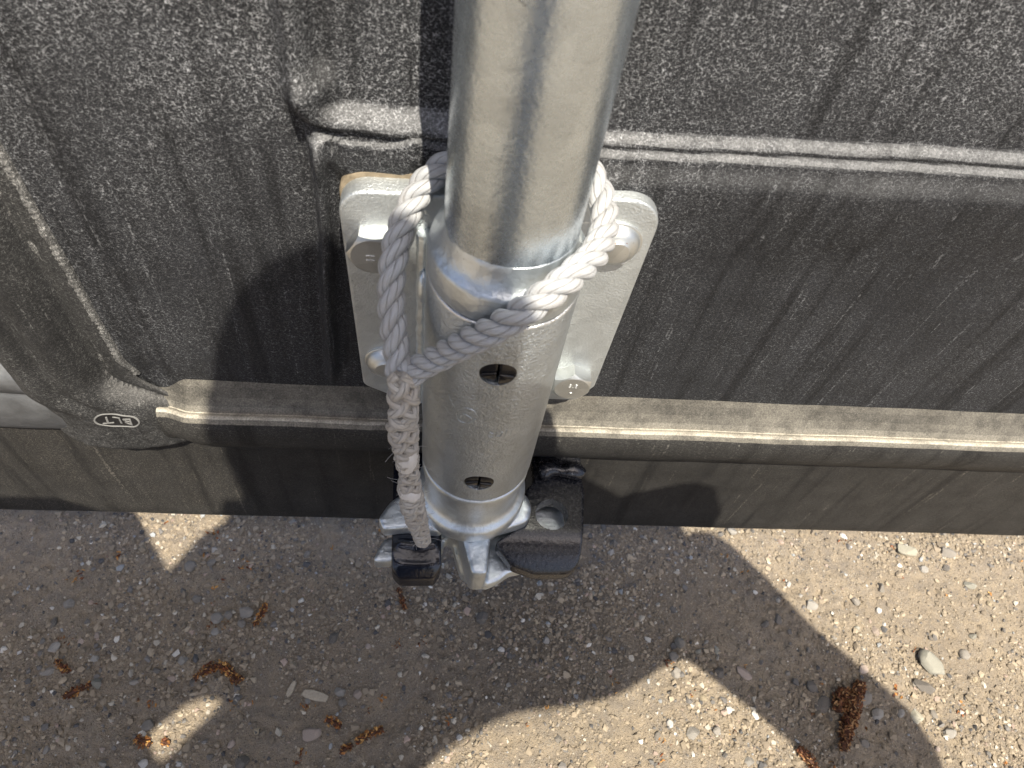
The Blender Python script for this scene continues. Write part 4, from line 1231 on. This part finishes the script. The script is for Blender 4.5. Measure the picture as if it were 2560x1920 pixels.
SKINM = mat_simple("skin", (0.50, 0.31, 0.22), 0.5, 0.06, 0.05)
JACKET = mat_simple("dark_jacket_cloth", (0.030, 0.034, 0.045), 0.85, 0.2, 0.2, 0.4, 0.6)
JEANS = mat_simple("blue_denim", (0.13, 0.20, 0.33), 0.85, 0.2, 0.6, 0.4, 1.2)
HAIR = mat_simple("brown_hair", (0.05, 0.03, 0.018), 0.6, 0.2, 0.4, 0.8, 0.6)
SHOE = mat_simple("shoe_leather", (0.05, 0.045, 0.04), 0.6, 0.15, 0.2, 0.3, 0.4)
PHONEM = mat_simple("phone_case", (0.012, 0.012, 0.014), 0.35, 0.1, 0.2)
GLASS = mat_simple("phone_glass", (0.01, 0.01, 0.012), 0.08, 0.1, 0.2)

phone_c = CAM_POS - CAM_F * 9.0
def phone():
    # flat against the lens, long side across the picture; the lens sits near one corner
    ph = empty("phone", "dark phone held level above the pole to photograph it", "phone", phone_c)
    def P(a, b, c): return phone_c + CAM_R * a + CAM_U * b - CAM_F * c
    W0, W1, H0, H1 = PHONE_BOX
    poly = roundpoly([(W0, H0, 9), (W1, H0, 9), (W1, H1, 9), (W0, H1, 9)], 6)
    def slab(c0, c1, ins, name, mat):
        g = Geo(); n_ = len(poly); cx, cy = (W0 + W1) / 2, (H0 + H1) / 2
        fx = 1 - ins / (W1 - W0) * 2; fy = 1 - ins / (H1 - H0) * 2
        v = [P(cx + (a - cx) * fx, cy + (b - cy) * fy, c) for c in (c0, c1) for a, b in poly]
        f = [(i, (i + 1) % n_, n_ + (i + 1) % n_, n_ + i) for i in range(n_)] + [tuple(range(n_ - 1, -1, -1)), tuple(range(n_, 2 * n_))]
        g.add(v, f); g.obj(name, mat, ph)
    slab(0, 8.5, 0, "case", PHONEM); slab(8.6, 9.2, 5, "screen", GLASS)
    return P
PHONE_BOX = (-45, 112, -52, 34)
PP = phone()

person = empty("person", "person in a dark jacket and blue jeans crouching behind the camera with a phone", "person", (0, -700, 0))
neck = sp(-120, 50, 880); nape = sp(-128, 20, 860); mid = sp(-66, -40, 850); back = sp(-140, -180, 830); shade_lump = sp(-10, -6, 850); chest = sp(-130, -280, 740); belly = (-40, -780, 560); hip = (-10, -800, 400)
shL = sp(-170, -200, 790); shR = sp(110, -265, 780); armL = sp(-288, -76, 640)
elR = sp(350, -130, 640); wrR = sp(190, 26, 620); cuffR = sp(128, 22, 612)
elL = sp(-298, 2, 610); wrL = sp(-410, -80, 470)
skin("jacket", [[(hip, 150), (belly, 150), (chest, 115), (back, 76), (mid, 76), (nape, 84), (neck, 80)], [(mid, 76), (shade_lump, 86), (sp(58, 4, 830), 84), (sp(100, 6, 720), 84), (cuffR, 92)],  # chain from mid to the cuff is an added lump filling the shadow
                [(chest, 115), (shR, 80), (sp(250, -205, 720), 60), (elR, 50), (sp(266, -56, 628), 48), (wrR, 66), (cuffR, 92), (sp(92, 36, 612), 80)],
                [(back, 76), (sp(-204, -172, 760), 40), (sp(-258, -150, 690), 58)],  # added link, there only to close a gap in the cast shadow
                [(chest, 115), (shL, 76), (sp(-258, -150, 690), 58), (armL, 72), (elL, 88), (sp(-352, 6, 540), 84), (sp(-400, 0, 510), 70), (wrL, 60)],
                [(armL, 80), (sp(-214, -40, 720), 42), (nape, 84)]], JACKET, person)  # added bridge from arm to nape, shaped only for the cast shadow
kneeR = (-120, -430, 84); kneeL = (-250, -600, 440); ankR = (-60, -830, 70); ankL = (-215, -600, 95)
skin("jeans", [[((0, -800, 400), 135), ((-20, -730, 330), 115), (kneeR, 96), ((-95, -640, 72), 74), (ankR, 52)], [((0, -800, 400), 135), ((-95, -775, 400), 100), (kneeL, 76), (ankL, 56)]], JEANS, person)
for (ax, ay, az), dx in ((ankR, 14), (ankL, -14)):
    skin("shoe", [[((ax, ay - 45, 42), 40), ((ax, ay + 30, 44), 44), ((ax + dx, ay + 110, 36), 40), ((ax + dx * 1.6, ay + 170, 30), 32)]], SHOE, person)
headc = Vector(sp(-98, 98, 935)); look = (CAM_POS - headc).normalized()
side = look.cross(Vector((0, 0, 1))).normalized(); upv = side.cross(look)
g = Geo()
def HP(a, b, c): return headc + side * a + look * b + upv * c
def ell(g, c, r, sq, n=14):
    t = Geo(); t.ball((0, 0, 0), r, n, sq); g.add([c + side * v[0] + look * v[1] + upv * v[2] for v in t.v], t.f)
ell(g, HP(0, 0, 18), 66, (1.0, 1.2, 1.18)); ell(g, HP(0, 24, -46), 45, (0.98, 1.0, 0.95)); ell(g, HP(0, 76, -10), 12, (0.9, 1.2, 1.9))
for q in (-1, 1): ell(g, HP(q * 66, -6, -8), 17, (0.4, 0.9, 1.7))
g.tube([HP(0, -14, -45), Vector(neck)], 50, 20)
ell(g, HP(0, 64, -52), 15, (1.4, .5, .45))
# right hand round the phone's right end: palm, four fingers, thumb
wr = Vector(wrR); palm = PP(128, -12, 18)
g.tube([wr, wr.lerp(palm, .5), palm], [26, 28, 27], 14)
for k, (L1, b0) in enumerate(((44, 26), (50, 8), (46, -10), (36, -27))):
    a0 = PP(122, b0, 14); a1 = PP(112, b0 + 1, -11); a2 = PP(112 - L1 * .55, b0 + 2, -15); a3 = PP(112 - L1, b0 + 2, -10)
    q, _ = spline([palm, a0, a1, a2, a3], 4); 
    q = [p for p in q]; g.tube(q, [9.5 - 2.5 * i / len(q) for i in range(len(q))], 10)
q, _ = spline([PP(128, -20, 24), PP(112, -34, 26), PP(88, -30, 20), PP(70, -26, 17)], 4); g.tube(q, [12 - 3 * i / len(q) for i in range(len(q))], 10)
# left hand, resting on the thigh
wl = Vector(wrL); pl_ = wl + Vector((-20, -60, -30)); g.tube([wl, pl_], [26, 30], 14)
for k in range(4):
    d = Vector((-30 + 20 * k, -75 + 6 * abs(k - 1), -25)); q, _ = spline([pl_, pl_ + d * .6, pl_ + d + Vector((0, 0, -22))], 5); g.tube(q, [9.5 - 2.5 * i / len(q) for i in range(len(q))], 10)
q, _ = spline([pl_, pl_ + Vector((42, -20, -10)), pl_ + Vector((52, -52, -22))], 5); g.tube(q, 10, 10)
voxel("body", g, SKINM, person, 4.0, 4)
g = Geo(); ell(g, HP(0, -14, 30), 72, (1.0, 1.17, 1.12)); ell(g, HP(0, -34, -22), 58, (1.0, .9, 1.0)); voxel("hair", g, HAIR, person, 5, 4, 0.5, 3)
for q in (-1, 1):
    g = Geo(); ell(g, HP(q * 26, 68, 7), 8, (1.3, .6, .8), 8); g.obj("eye", WHIP, person)
